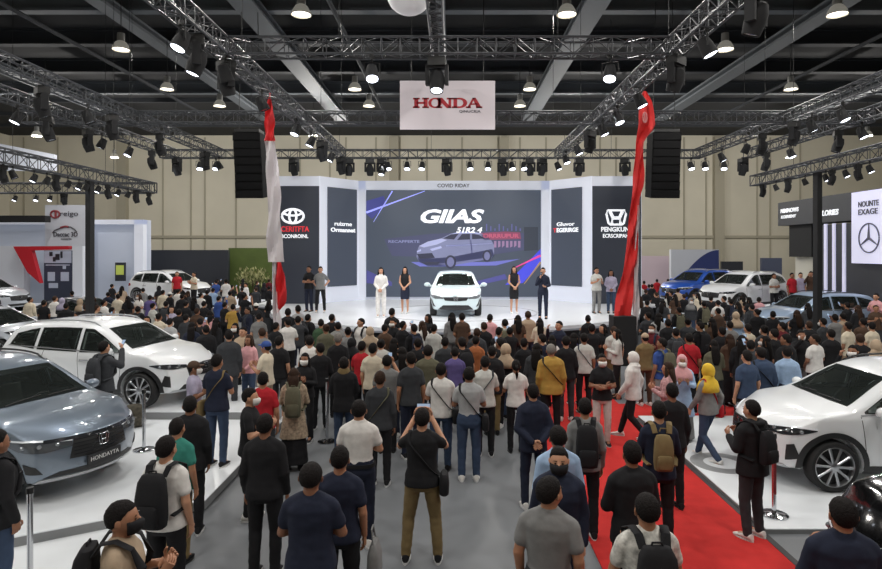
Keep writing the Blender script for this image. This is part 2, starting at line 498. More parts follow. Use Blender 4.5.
def person(x, y, z, H, pose, rot, top, st, bot, bs, hair='s', hc='k', label='', group=None, skin=None, ext='', wide=1.0, turn=0, shoe=None):
    NP[0] += 1
    sk = SKIN[NP[0] % 3 if skin is None else skin]
    bm_ = body_mesh(pose, turn, 0)
    o = link('person', bm_, [sk, EYE, LIP])
    k = H / 1.712
    o.location = (x, y, z); o.rotation_euler = (0, 0, R(rot)); o.scale = (k * wide, k * wide, k)
    tag(o, label, 'person', group)
    stname = {'t': 't_shirt', 'l': 'long_sleeved_top', 'j': 'jacket', 'd': 'tunic', 'p': 'polo_shirt', 'q': 'shirt', 'h': 'hooded_jacket', 'v': 'sleeveless_top'}[st]
    link(stname, shirt_mesh(pose, st), cloth(top), o)
    link({'k': 'skirt', 'm': 'skirt', 's': 'shorts'}.get(bs, 'trousers'), lower_mesh(pose, bs), cloth(bot), o)
    sc = shoe or ('black' if NP[0] % 3 else 'white')
    for i in (0, 1):
        link('shoe', shoe_mesh(pose, i), [cloth(sc), SOLE if (sc == 'white' or NP[0] % 2) else SOLED], o)
    hr = None
    if hair in ('s', 'l', 'y', 'b', 'r'):
        hr = link('hair', hair_mesh(hair), HAIR[hc], o)
    elif hair.startswith('hijab:'): hr = link('hijab', hijab_mesh(), cloth(hair[6:]), o)
    elif hair.startswith('hood:'): hr = link('hood', hijab_mesh(True), cloth(hair[5:]), o)
    elif hair.startswith('cap:'):
        hr = link('hair', hair_mesh('r'), HAIR[hc], o); hr.rotation_euler.z = R(turn)
        hr = link('cap', cap_mesh(), cloth(hair[4:]), o)
    if hr: hr.rotation_euler.z = R(turn)
    for e in ext.split():
        if e.startswith('mask:'):
            q = link('face_mask', mask_mesh(), cloth(e[5:]), o); q.rotation_euler.z = R(turn)
        if e.startswith('scarf:'):
            b = MB(); b.lathe([(.068, 1.43), (.105, 1.44), (.108, 1.48), (.085, 1.52), (.066, 1.52), (.062, 1.46)], 20, hollow=True); b.build('scarf', cloth(e[6:]), o)
        if e == 'belt':
            b = MB(); b.loft([ring(0, -.003, zz, rx, ry, 20) for zz, rx, ry in ((.945, .182, .131), (.985, .176, .127))]); b.build('belt', cloth('black'), o)
    return o

def follow(o, name, label, cat, group=None):
    """an Empty for a thing worn or held by person o, at the same place"""
    e = empty(name, o.location, o.rotation_euler.z, label, cat, group); e.scale = o.scale
    return e
def backpack(o, label, colr='black', small=False):
    e = follow(o, 'backpack', label, 'backpack')
    m = cloth(colr); k = .8 if small else 1
    mb = MB(); rings = []
    for z, rx, ry, y in ((.93, .09, .04, -.185), (.95, .122, .07, -.195), (1.05, .135, .085, -.205), (1.22, .132, .08, -.205), (1.36, .118, .062, -.195), (1.42, .09, .042, -.185), (1.435, .05, .02, -.19)):
        rings.append(ring(0, y - .015, 1.2 + (z - 1.2) * k, rx * k, ry * k, 20, 3.5))
    mb.loft(rings); mb.build('bag_body', m, e)
    mb = MB(); mb.loft([ring(0, -.315 * (1 if not small else .95) + .02, 1.2 + (z - 1.2) * k, rx * k, ry * k, 18, 3.5) for z, rx, ry in ((.975, .09, .02), (.99, .098, .036), (1.08, .104, .042), (1.15, .098, .036), (1.17, .07, .02))])
    mb.build('front_pocket', m, e)
    for s in (1, -1):
        mb = MB()
        mb.tube([(s * .075, -.15, 1.385), (s * .09, -.10, 1.465), (s * .105, -.01, 1.478), (s * .12, .09, 1.42), (s * .12, .15, 1.28), (s * .15, .11, 1.12), (s * .18, 0, 1.05), (s * .14, -.13, 1.02)], .032, 8, flat=.28)
        mb.build('shoulder_strap', m, e)
    mb = MB(); mb.tube([(-.04, -.20, 1.42), (-.03, -.20, 1.455), (.03, -.20, 1.455), (.04, -.20, 1.42)], .008, 6); mb.build('carry_handle', m, e)
    return e
def crossbody(o, label, colr='black', side=1, st='t', bag=True):
    e = follow(o, 'shoulder_bag', label, 'bag')
    mb = MB(); P = []; g = {'j': .05, 'h': .055}.get(st, .034)
    for i in range(29):
        a = 2 * PI * i / 28
        c, s_ = math.cos(a), math.sin(a)
        xx = c; z = 1.20 - side * xx * .235
        z = min(z, 1.452)
        rx, ry, oy = torso_r(max(.9, z))
        P.append((c * (rx + g), oy + s_ * (ry + g), z + (.03 if z > 1.40 else 0)))
    mb.tube(P, .016, 6, cap=False, flat=.4)
    mb.build('strap', cloth(colr), e)
    if bag:
        mb = MB(); mb.loft([ring(side * .235, -.02, z, rx, ry, 16, 3.2) for z, rx, ry in ((.76, .03, .08), (.78, .05, .11), (.88, .055, .12), (.97, .045, .115), (1.0, .025, .09))])
        mb.build('bag_body', cloth(colr), e)
    return e
def handbag(o, label, colr='grey', side=1, z=.62):
    e = follow(o, 'hand_bag', label, 'bag')
    mb = MB(); mb.loft([ring(side * .30, .04, zz + z, rx, ry, 16, 3) for zz, rx, ry in ((-.17, .04, .10), (-.15, .065, .13), (0, .06, .13), (.1, .03, .10), (.12, .02, .08))]); mb.build('bag_body', cloth(colr), e)
    mb = MB(); mb.tube([(side * .30, -.04, z + .10), (side * .28, -.01, z + .24), (side * .28, .09, z + .24), (side * .30, .12, z + .10)], .008, 6); mb.build('handle', cloth(colr), e)
    return e
PHONE = mat('phone_black', (18, 18, 20), .3); PSCR = mat('phone_screen', (130, 150, 175), .2, emit=.7)
def phone(o, label, pose):
    E, W, d, n = ARMS[pose][0]
    x, y, z = {'film': (0, .36, 1.63), 'filmone': (.05, .36, 1.62), 'hold': (0, .36, 1.29)}[pose]
    e = follow(o, 'mobile_phone', label, 'phone')
    hor = pose == 'film'
    M = Matrix.Rotation(R(-15 if hor else -35), 3, 'X')
    d1 = (.155, .009, .074) if hor else (.074, .009, .155)
    mb = MB(); mb.box((x, y, z), d1, M); mb.build('case', PHONE, e, False)
    off = M @ Vector((0, -.0052, 0))
    mb = MB(); mb.box((x + off.x, y + off.y, z + off.z), (d1[0] - .01, .0016, d1[2] - .01), M); mb.build('screen', PSCR, e, False)
    return e
# ------------------------------------------------------------------ cars (local: +X forward, origin on the ground under the middle)
TYRE = mat('tyre_rubber', (24, 24, 25), .75); RIM = mat('alloy_rim', (172, 174, 178), .28, metal=.9); RIMD = mat('rim_dark', (26, 26, 28), .5)
def glass_mat():
    m = bpy.data.materials.new('car_glass'); m.use_nodes = True; nt = m.node_tree; nt.nodes.clear()
    o = nt.nodes.new('ShaderNodeOutputMaterial'); t = nt.nodes.new('ShaderNodeBsdfTransparent'); g = nt.nodes.new('ShaderNodeBsdfGlossy'); x = nt.nodes.new('ShaderNodeMixShader'); f = nt.nodes.new('ShaderNodeFresnel')
    t.inputs['Color'].default_value = (.74, .82, .79, 1); g.inputs['Roughness'].default_value = .02; f.inputs['IOR'].default_value = 1.9
    d = nt.nodes.new('ShaderNodeBsdfDiffuse'); d.inputs['Color'].default_value = (.16, .19, .18, 1); y = nt.nodes.new('ShaderNodeMixShader'); y.inputs[0].default_value = .08
    nt.links.new(t.outputs[0], y.inputs[1]); nt.links.new(d.outputs[0], y.inputs[2])
    nt.links.new(f.outputs[0], x.inputs[0]); nt.links.new(y.outputs[0], x.inputs[1]); nt.links.new(g.outputs[0], x.inputs[2]); nt.links.new(x.outputs[0], o.inputs[0])
    return m
GLASS = glass_mat()
TRIMB = mat('black_plastic', (26, 27, 29), .5); CHROME = mat('chrome', (200, 202, 206), .12, metal=1.0)
LAMPG = mat('lamp_glass', (150, 155, 160), .06, metal=.55); LAMPD = mat('lamp_dark', (40, 42, 46), .08, spec=.8); DRL = mat('lamp_white', (226, 230, 236), .15, spec=.8)

TAIL = mat('tail_lamp_red', (150, 18, 24), .12, spec=.7); PLATE = mat('number_plate', (36, 37, 40), .5); PTXT = mat('plate_white', (205, 205, 205), .5); SILV = mat('silver_trim', (176, 178, 182), .3, metal=.6)
SEAT = mat('seat_cloth', (112, 112, 108), .7); DASH = mat('dash_grey', (84, 87, 88), .6)
SUV = dict(L=4.5, W=.93, H=1.66, kind='suv')
def sm(t): t = max(0.0, min(1.0, t)); return t * t * (3 - 2 * t)
def car_shape(kind):
    h = dict(bow=.30)
    if kind == 'suv':
        h.update(T=[(-2.25, 1.02), (-2.14, 1.18), (-1.78, 1.55), (-1.25, 1.635), (-.3, 1.665), (.2, 1.625), (.55, 1.45), (1.02, 1.15), (1.18, 1.105), (1.65, 1.05), (1.95, .99), (2.12, .92), (2.25, .80)], zb=((-2.2, 1.12), (1.2, 1.03)), L=4.5, W=.925, tum=.36, z0=.24)
    else:
        h.update(T=[(-2.25, .90), (-2.15, .98), (-1.70, 1.06), (-1.0, 1.38), (-.45, 1.46), (0, 1.465), (.3, 1.42), (.6, 1.28), (1.10, 1.01), (1.25, .965), (1.65, .91), (1.95, .85), (2.12, .78), (2.25, .70)], zb=((-2.2, .97), (1.2, .90)), L=4.5, W=.90, tum=.40, z0=.20)
    return h
def window_pts(kind):
    if kind == 'suv':
        return [(([(-.02, 1.085), (.92, 1.10)]), ([(-.02, 1.545), (.18, 1.54), (.50, 1.385), (.92, 1.125)])),
                (([(-1.05, 1.115), (-.10, 1.09)]), ([(-1.02, 1.545), (-.5, 1.56), (-.10, 1.555)])),
                (([(-1.75, 1.20), (-1.13, 1.12)]), ([(-1.62, 1.42), (-1.3, 1.50), (-1.10, 1.535)]))]
    return [(([(.02, .955), (.98, .965)]), ([(.02, 1.375), (.2, 1.36), (.5, 1.235), (.98, .985)])),
            (([(-.85, .985), (-.06, .96)]), ([(-.85, 1.30), (-.4, 1.375), (-.06, 1.385)])),
            (([(-1.35, 1.03), (-.93, .99)]), ([(-1.25, 1.10), (-1.1, 1.18), (-.93, 1.28)]))]

def make_body(kind):
    S = car_shape(kind)
    Tx = [t[0] for t in S['T']]; Tz = [t[1] for t in S['T']]
    xs = sorted(set(Tx + [-2.0, -1.55, -.95, -.62, .8, 1.4, 1.8, 2.2] + ([-1.4] if kind != 'suv' else [])))
    xs = [x for i, x in enumerate(xs) if i == 0 or x - xs[i - 1] > .04]
    hx = lambda x: float(np.interp(x, [-2.25, -2.0, -1.4, 1.3, 1.85, 2.25], [.87, .955, 1, 1, .965, .86])) * S['W']
    fz = lambda z: float(np.interp(z, [.15, .3, .48, .72, .86, 1.0, 1.1], [.90, .955, .99, .985, 1.0, .985, .965]))
    bs = [-1, -.8, -.5, -.18, .18, .5, .8, 1]
    cs = [0, .12, .3, .5, .66, .74, .85, 1.0]
    def P(x, b, c):
        T = float(np.interp(x, Tx, Tz)); zb = float(np.interp(x, [S['zb'][0][0], S['zb'][1][0]], [S['zb'][0][1], S['zb'][1][1]]))
        zt = T + (.045 if x < 1.0 else .055) * (1 - b * b)
        zbb = min(zb, T - .06)
        z0 = S['z0'] + .05 * sm((abs(x) - 1.6) / .6)
        z = z0 + (zbb - z0) * c / .7 if c < .7 else zbb + (zt - zbb) * (c - .7) / .3
        w = hx(x) * fz(z) - max(0, z - zb) * S['tum']
        Ef = sm((x - 1.35) / .9); Er = sm((-x - 1.5) / .75)
        pf = float(np.interp(z, [.15, .25, .36, .55, .72, .86, 1.0], [-.14, -.06, 0, .015, 0, -.05, -.14]))
        pr = float(np.interp(z, [.15, .3, .5, .8, 1.0], [.10, .02, 0, .03, .05]))
        return (x + Ef * (-S['bow'] * b * b + pf) + Er * (.14 * b * b + pr), b * w, z)
    nx, nb, nc = len(xs), len(bs), len(cs); idx = {}; V = []; Fc = []
    def vid(i, j, k):
        if (i, j, k) not in idx:
            idx[(i, j, k)] = len(V); V.append(P(xs[i], bs[j], cs[k]))
        return idx[(i, j, k)]
    for i in range(nx - 1):
        for j in range(nb - 1):
            for k in (0, nc - 1): Fc.append([vid(i, j, k), vid(i + 1, j, k), vid(i + 1, j + 1, k), vid(i, j + 1, k)])
        for k in range(nc - 1):
            for j in (0, nb - 1): Fc.append([vid(i, j, k), vid(i + 1, j, k), vid(i + 1, j, k + 1), vid(i, j, k + 1)])
    for j in range(nb - 1):
        for k in range(nc - 1):
            for i in (0, nx - 1): Fc.append([vid(i, j, k), vid(i, j + 1, k), vid(i, j + 1, k + 1), vid(i, j, k + 1)])
    mb = MB(); mb.add(V, Fc)
    o = mb.build('car_body_cage', TRIMB)
    s = o.modifiers.new('s', 'SUBSURF'); s.levels = 2; s.render_levels = 2
    dg = bpy.context.evaluated_depsgraph_get()
    ev = bpy.data.meshes.new_from_object(o.evaluated_get(dg))
    bm = bmesh.new(); bm.from_mesh(ev); bvh = BVHTree.FromBMesh(bm); bm.free()
    cut = MB()
    for wx in (1.36, -1.36):
        for sy in (1, -1):
            M = Matrix.Rotation(PI / 2, 3, 'X')
            cut.lathe([(.41, -.22), (.41, .22)], 40, M, (wx, sy * .86, .36))
    c = cut.build('cutter', TRIMB)
    b = o.modifiers.new('b', 'BOOLEAN'); b.object = c; b.operation = 'DIFFERENCE'; b.solver = 'EXACT'
    dg = bpy.context.evaluated_depsgraph_get()
    me = bpy.data.meshes.new_from_object(o.evaluated_get(dg))
    bpy.data.objects.remove(o); bpy.data.objects.remove(c)
    # openings of the glazing
    def inpoly(x, z, lo, up, mg):
        P = lo + up[::-1]; ins = False; dm = 9
        for (x0, z0), (x1, z1) in zip(P, P[1:] + P[:1]):
            if (z0 > z) != (z1 > z) and x < (x1 - x0) * (z - z0) / (z1 - z0) + x0: ins = not ins
            L2 = (x1 - x0) ** 2 + (z1 - z0) ** 2; t = max(0, min(1, ((x - x0) * (x1 - x0) + (z - z0) * (z1 - z0)) / L2)) if L2 else 0
            dm = min(dm, math.hypot(x - x0 - t * (x1 - x0), z - z0 - t * (z1 - z0)))
        return ins and dm > mg
    t0, t1 = WS[kind]; bm = bmesh.new(); bm.from_mesh(me); kill = []
    for f in bm.faces:
        c, n = f.calc_center_median(), f.normal
        if n.z > .25 and t0 + .07 < c.x < t1 - .02:
            k = (c.x - t0) / (t1 - t0)
            if abs(c.y) < .56 + .14 * k - .085: kill.append(f); continue
        if kind == 'suv' and n.x < -.2 and 1.23 < c.z < 1.45 and abs(c.y) < .46: kill.append(f); continue
        if kind != 'suv' and n.z > .25 and -1.58 < c.x < -1.07 and abs(c.y) < .46: kill.append(f); continue
        if abs(n.y) > .35:
            for lo, up in window_pts(kind):
                if inpoly(c.x, c.z, lo, up, .045): kill.append(f); break
    bmesh.ops.delete(bm, geom=kill, context='FACES'); bm.to_mesh(me); bm.free()
    me.materials.clear(); me.shade_smooth(); me.set_sharp_from_angle(angle=R(40)); me.name = 'car_body'
    return dict(S=S, me=me, bvh=bvh)
BODY = {}
WS = {'suv': (.42, 1.06), 'sedan': (.42, 1.14)}
def getbody(k):
    if k not in BODY: BODY[k] = make_body(k)
    return BODY[k]

class Skin:
    """patches that lie on a car body with a thickness of their own"""
    def __init__(s, kind): s.B = getbody(kind); s.bvh = s.B['bvh']
    def hit(s, o, d):
        h = s.bvh.ray_cast(Vector(o), Vector(d))
        return (h[0], h[1]) if h[0] is not None else (None, None)
    def side(s, x, z, sg): return s.hit((x, sg * 3, z), (0, -sg, 0))
    def front(s, y, z): return s.hit((5, y, z), (-1, 0, 0))
    def rear(s, y, z): return s.hit((-5, y, z), (1, 0, 0))
    def top(s, x, y): return s.hit((x, y, 5), (0, 0, -1))
    def rad(s, ph, z):
        a = R(ph); d = Vector((math.cos(a), math.sin(a), 0)); return s.hit(Vector((1.2, 0, z)) + d * 4, -d)
    def patch(s, mb, fn, ns, nt, off=.006, th=.02):
        g = {}; A = []
        for i in range(ns + 1):
            for j in range(nt + 1):
                p, n = fn(i / ns, j / nt)
                if p is None: continue
                g[i, j] = len(A); A.append((p, n))
        N = len(A)
        vs = [p + n * off for p, n in A] + [p - n * th for p, n in A]; fs = []
        for i in range(ns):
            for j in range(nt):
                q = [(i, j), (i + 1, j), (i + 1, j + 1), (i, j + 1)]
                if all(k in g for k in q): fs.append(tuple(g[k] for k in q))
        ed = {}
        for f in fs:
            for a, b in zip(f, f[1:] + f[:1]): ed[(a, b)] = 1
        sk = [(b, a, a + N, b + N) for a, b in ed if (b, a) not in ed]
        mb.add(vs, fs + sk)
        return mb
    def quad(s, proj, P4, mb, ns=10, nt=4, off=.006, sg=None, th=.02, rng=(0, 1, 0, 1)):
        """P4: bottom-left, bottom-right, top-right, top-left in the projection's two coordinates; or ([lower pts],[upper pts])"""
        lo, up = (P4 if len(P4) == 2 else ([P4[0], P4[1]], [P4[3], P4[2]]))
        def ip(L, t):
            x = t * (len(L) - 1); i = min(int(x), len(L) - 2); f = x - i
            return (L[i][0] * (1 - f) + L[i + 1][0] * f, L[i][1] * (1 - f) + L[i + 1][1] * f)
        def fn(a, b):
            a = rng[0] + (rng[1] - rng[0]) * a; b = rng[2] + (rng[3] - rng[2]) * b
            p, q = ip(lo, a), ip(up, a)
            u, v = p[0] * (1 - b) + q[0] * b, p[1] * (1 - b) + q[1] * b
            return proj(u, v, sg) if sg is not None else proj(u, v)
        return s.patch(mb, fn, ns, nt, off, th)

def wheel(parent, x, y, sg, r=.36, spokes=10, rimmat=None):
    M = Matrix.Rotation(-sg * PI / 2, 3, 'X')
    mb = MB()
    mb.lathe([(r * .75, -.10), (r * .9, -.115), (r * .985, -.085), (r, -.03), (r, .03), (r * .985, .085), (r * .9, .115), (r * .78, .112), (r * .75, .09)], 40, hollow=True)
    o = mb.build('wheel', TYRE, parent); o.location = (x, y, r); o.rotation_euler = (-sg * PI / 2, 0, 0)
    mb = MB()
    mb.mi = 1; mb.lathe([(.01, .01), (r * .74, .01), (r * .74, .03), (.01, .03)], 32)
    mb.mi = 0
    mb.lathe([(r * .72, .0), (r * .77, .0), (r * .785, .108), (r * .755, .114), (r * .72, .095)], 40, hollow=True)
    mb.lathe([(.005, .07), (.06, .07), (.06, .10), (.03, .112), (.005, .112)], 20)
    for k in range(spokes):
        a = 2 * PI * k / spokes
        for da in (-.10, .10):
            p0 = Vector((math.cos(a + da * .8) * .045, math.sin(a + da * .8) * .045, .092)); p1 = Vector((math.cos(a + da * .75) * r * .74, math.sin(a + da * .75) * r * .74, .088))
            if spokes > 7 and da > 0: continue
            mb.tube([p0, (p0 + p1) / 2, p1], [.022, .018, .024] if spokes > 7 else [.016, .014, .02], 6, flat=.6)
    mb.build('rim', [rimmat or RIM, RIMD], o)

def build_car(kind, style, paint, loc, heading, label, cat='car', group=None, wheels=10, tint=None):
    B = getbody(kind); S = B['S']; K = Skin(kind)
    root = empty('car', loc, heading, label, cat, group)
    link('body', B['me'], paint, root)
    sv = kind == 'suv'; dz = 0 if sv else -.09
    # glass with a dark printed border, and the cabin behind it
    def glazing(name, proj, P4, ns, nt, wa, wb, sg=None):
        mb = MB(); K.quad(proj, P4, mb, ns, nt, .009, sg, th=-.004); g = mb.build(name, GLASS, root)
        mb = MB()
        for r_ in ((0, wa, 0, 1), (1 - wa, 1, 0, 1), (wa, 1 - wa, 0, wb), (wa, 1 - wa, 1 - wb, 1)):
            K.quad(proj, P4, mb, 3 if r_[1] - r_[0] < .4 else ns, 2 if r_[3] - r_[2] < .4 else nt, .005, sg, rng=r_)
        mb.build('glass_border', TRIMB, g)
    top0, top1 = WS[kind]
    glazing('windscreen', K.top, ([(top1, -.70), (top1 + .05, -.35), (top1 + .065, 0), (top1 + .05, .35), (top1, .70)], [(top0 - .02, -.56), (top0, -.3), (top0 + .01, 0), (top0, .3), (top0 - .02, .56)]), 20, 10, .085, .14)
    if sv: glazing('rear_window', K.rear, ([(-.62, 1.16), (.62, 1.16)], [(-.50, 1.50), (.50, 1.50)]), 12, 6, .12, .24)
    else: glazing('rear_window', K.top, ([(-1.66, -.58), (-1.70, 0), (-1.66, .58)], [(-1.0, -.50), (-1.0, 0), (-1.0, .50)]), 12, 6, .12, .16)
    cz = 0 if sv else -.13
    mb = MB(); mb.box((-.2, 0, .42), (2.6, 1.5, .06)); mb.build('cabin_floor', SEAT, root, False)
    mb = MB(); mb.loft([[Vector((x, sy, z + cz)) for x, z in ((.62, .72), (.60, .98), (.72, 1.04), (1.05, 1.03), (1.08, .72))] for sy in (-.70, .70)]); mb.build('dashboard', DASH, root, False)
    mb = MB(); M = Matrix.Rotation(R(-62), 3, 'Y'); mb.tube([Vector((.48, .36, .98 + cz)) + M @ Vector((math.cos(a) * .18, math.sin(a) * .18, 0)) for a in [2 * PI * i / 20 for i in range(21)]], .016, 6, cap=False); mb.tube([(.66, .36, .92 + cz), (.48, .36, .98 + cz)], .03, 8)
    mb.box((.48, .36, .98 + cz), (.05, .30, .03)); mb.build('steering_wheel', TRIMB, root)
    for x0 in (-.05, -.95):
        for y0 in (.36, -.36):
            mb = MB(); mb.loft([ring(x0 - .10 - .16 * t, y0, .60 + cz + .58 * t, .07, .24, 16, 3.2) for t in (0, .08, .5, .9, 1)])
            mb.loft([ring(x0 + .14, y0, z + cz, .27, .24, 16, 3.2) for z in (.46, .50, .58, .61)])
            mb.loft([ring(x0 - .30, y0, z + cz, .045, .12, 12, 3) for z in (1.22, 1.25, 1.38, 1.40)]); mb.build('seat', SEAT, root)
    for sg in (1, -1):
        for lo, up in window_pts(kind): glazing('side_window', K.side, (lo, up), 14, 6, .05 if lo[0][0] > -1.1 else .09, .13, sg)
        mb = MB()
        zz = 1.07 if sv else .945
        K.quad(K.side, [(-1.78, zz + .105), (.98, zz), (.98, zz + .016), (-1.78, zz + .125)], mb, 24, 1, .009, sg=sg)
        mb.build('window_trim', SILV if style in ('right', 'left') else TRIMB, root)
        # cladding, door seams
        if sv:
            mb = MB()
            K.quad(K.side, [(-.94, .262), (.94, .262), (.94, .37), (-.94, .37)], mb, 16, 2, .012, sg=sg)
            for wx in (1.36, -1.36):
                def arc(a, b, wx=wx):
                    t = R(-12 + 204 * a); r = .412 + .075 * b
                    z = .36 + math.sin(t) * r
                    return K.side(wx + math.cos(t) * r, z, sg) if z > .27 else (None, None)
                K.patch(mb, arc, 30, 2, .012, .03)
            mb.build('wheel_arch_cladding', TRIMB, root)
        mb = MB()
        for xa, xb, za, zb_ in ((.90, .98, .40, 1.06), (-.02, -.06, .38, 1.08), (-1.0, -.88, .62, 1.10)):
            K.quad(K.side, [(xa, za + dz), (xa + .010, za + dz), (xb + .010, zb_ + dz), (xb, zb_ + dz)], mb, 1, 10, .002, sg=sg, th=.01)
        mb.build('door_seam', TRIMB, root)
        for hx_ in (.10, -.86):
            p, n = K.side(hx_, .93 + dz, sg)
            mb = MB(); mb.tube([p + Vector((-.10, -sg * .005, 0)), p + Vector((-.06, sg * .035, .008)), p + Vector((.06, sg * .035, .008)), p + Vector((.10, -sg * .005, 0))], .016, 8, flat=.8); mb.build('door_handle', CHROME if style == 'left' else paint, root)
        # mirror
        p, n = K.side(.74, 1.10 + dz * 1.3, sg)
        mb = MB(); mb.ell((p.x + .03, p.y + sg * .16, p.z + .05), (.075, .115, .075), 16, 10)
        mb.tube([(p.x, p.y - sg * .03, p.z - .02), (p.x + .02, p.y + sg * .09, p.z + .02)], [.035, .04], 8)
        mi = mb.build('wing_mirror', paint, root)
        mb = MB(); mb.box((p.x - .05, p.y + sg * .165, p.z + .05), (.006, .17, .10)); mb.build('mirror_glass', CHROME, mi)
        # lamps
        if sv: mb = MB(); K.quad(K.side, [(-2.12, .86), (-1.80, .93), (-1.86, 1.05), (-2.12, 1.03)], mb, 8, 4, .012, sg=sg); mb.build('tail_lamp', TAIL, root)
        mb = MB(); f = 1
        if style in ('left', 'right'):
            lo = [(sg * 26, .775), (sg * 42, .765), (sg * 56, .80), (sg * 66, .855)]; up = [(sg * 26, .845), (sg * 42, .875), (sg * 56, .895), (sg * 66, .885)]
        elif style == 'grey':
            lo = [(sg * 22, .72), (sg * 40, .69), (sg * 54, .72), (sg * 64, .80)]; up = [(sg * 22, .80), (sg * 40, .835), (sg * 54, .86), (sg * 64, .87)]
        else:
            lo = [(sg * 24, .63), (sg * 40, .625), (sg * 54, .67), (sg * 62, .735)]; up = [(sg * 24, .695), (sg * 40, .745), (sg * 54, .765), (sg * 62, .765)]
        K.quad(K.rad, (lo, up), mb, 16, 4, .010)
        h = mb.build('headlamp', LAMPG if style == 'stage' else (mat('lamp_smoke', (98, 103, 110), .12, metal=.6) if style == 'grey' else LAMPD), root)
        mb = MB()
        for a in (.22, .48, .72):
            ph = lo[0][0] + (lo[-1][0] - lo[0][0]) * a; zc = (lo[1][1] + up[1][1]) / 2 + .01
            p, n = K.rad(ph, zc)
            if p is not None: mb.ell(p + n * .006, (.03, .03, .028), 10, 8)
        mb.build('lamp_reflector', LAMPG, h)
        mb = MB(); K.quad(K.rad, ([(a, z - .016) for a, z in up], [(a, z + .002) for a, z in up]), mb, 16, 1, .014); mb.build('running_light', DRL, h)
        # side vents of the bumper
        mb = MB()
        if style in ('left', 'right'): K.quad(K.rad, [(sg * 44, .42), (sg * 54, .46), (sg * 50, .66), (sg * 45, .64)], mb, 5, 8, .010); mm = TRIMB
        elif style == 'grey': K.quad(K.rad, [(sg * 40, .42), (sg * 50, .44), (sg * 52, .57), (sg * 44, .52)], mb, 6, 6, .010); mm = TRIMB
        else: K.quad(K.rad, [(sg * 41, .36), (sg * 49, .40), (sg * 58, .62), (sg * 47, .53)], mb, 5, 8, .010); mm = TRIMB
        mb.build('bumper_vent', mm, root)
        if sv:
            mb = MB(); P = []
            for i in range(13):
                x = -1.5 + 1.75 * i / 12; p, n = K.top(x, sg * .60)
                P.append((p.x, p.y, p.z + (.035 if 0 < i < 12 else -.01)))
            mb.tube(P, .016, 8); mb.build('roof_rail', SILV if style == 'left' else TRIMB, root)
    # nose
    mb = MB()
    if style in ('left', 'right'): K.quad(K.rad, ([(-24, .60), (0, .57), (24, .60)], [(-27, .80), (0, .83), (27, .80)]), mb, 20, 6, .008)
    elif style == 'grey': K.quad(K.rad, ([(-24, .56), (0, .54), (24, .56)], [(-21, .80), (0, .82), (21, .80)]), mb, 20, 6, .008)
    elif style == 'black': K.quad(K.rad, ([(-36, .40), (0, .38), (36, .40)], [(-40, .80), (0, .82), (40, .80)]), mb, 24, 8, .008)
    else: K.quad(K.rad, ([(-20, .575), (0, .555), (20, .575)], [(-25, .69), (0, .70), (25, .69)]), mb, 20, 4, .008)
    g = mb.build('grille', TRIMB, root)
    mb = MB()
    if style == 'stage': rows = [(.672, 24)]
    elif style == 'black': rows = [(.44 + .06 * i, 35) for i in range(6)]
    else: rows = [(.60 + .045 * i, 21) for i in range(5)]
    for z, a in rows: K.quad(K.rad, [(-a, z), (a, z), (a, z + .010), (-a, z + .010)], mb, 20, 1, .016)
    mb.build('grille_bar', SILV if style == 'stage' else LAMPD, g)
    if style == 'grey':
        mb = MB(); K.quad(K.rad, [(-40, .80), (40, .80), (40, .835), (-40, .835)], mb, 30, 1, .016); mb.build('chrome_bar', LAMPD, g)
    mb = MB()
    if style == 'stage': K.quad(K.rad, ([(-37, .27), (0, .255), (37, .27)], [(-24, .42), (0, .43), (24, .42)]), mb, 20, 4, .008)
    elif style == 'grey': K.quad(K.rad, ([(-40, .36), (0, .35), (40, .36)], [(-30, .415), (0, .42), (30, .415)]), mb, 20, 4, .008)
    else: K.quad(K.rad, ([(-38, .30), (0, .29), (38, .30)], [(-30, .44), (0, .45), (30, .44)]), mb, 20, 4, .008)
    mb.build('lower_intake', TRIMB, root)
    if style != 'stage':
        mb = MB(); K.quad(K.rad, [(-46, .305), (46, .305), (42, .345), (-42, .345)], mb, 24, 1, .014); mb.build('bumper_lip', SILV, root)
    # plate
    p, n = K.front(0, .48 if style != 'stage' else .50)
    if style == 'grey':
        pl = MB(); pl.box((p.x + .02, 0, .49), (.03, .50, .13)); pl = pl.build('number_plate', PLATE, root, False)
        me = text_mesh('HONDAYTA', .1, depth=.002); t = link('plate_lettering', me, PTXT, pl)
        t.matrix_local = Matrix.Translation((p.x + .037, 0, .49)) @ Matrix.Rotation(PI / 2, 4, 'Z') @ Matrix.Rotation(PI / 2, 4, 'X') @ Matrix.Scale(.78, 4)
    # emblem
    if style in ('grey', 'stage', 'left', 'right'):
        zc = {'grey': .72, 'stage': .655, 'left': .74, 'right': .74}[style]; sc = .075
        p, n = K.front(0, zc); mb = MB(); x = p.x + .022
        out = [(-.9, 1), (.9, 1), (1.0, .6), (.75, -.85), (.6, -1), (-.6, -1), (-.75, -.85), (-1, .6)]
        for a, b in zip(out, out[1:] + out[:1]): mb.tube([(x, a[0] * sc, zc + a[1] * sc), (x, b[0] * sc, zc + b[1] * sc)], .008, 6)
        for s_ in (1, -1): mb.tube([(x, s_ * .55 * sc, zc + .75 * sc), (x, s_ * .32 * sc, zc - .75 * sc)], .011, 6)
        mb.tube([(x, -.45 * sc, zc - .05 * sc), (x, .45 * sc, zc - .05 * sc)], .010, 6)
        mb.build('emblem', CHROME, g)
    for wx in (1.36, -1.36):
        for sg in (1, -1): wheel(root, wx, sg * (S['W'] - .125), sg, .36 if sv else .335, wheels)
    # wipers
    mb = MB()
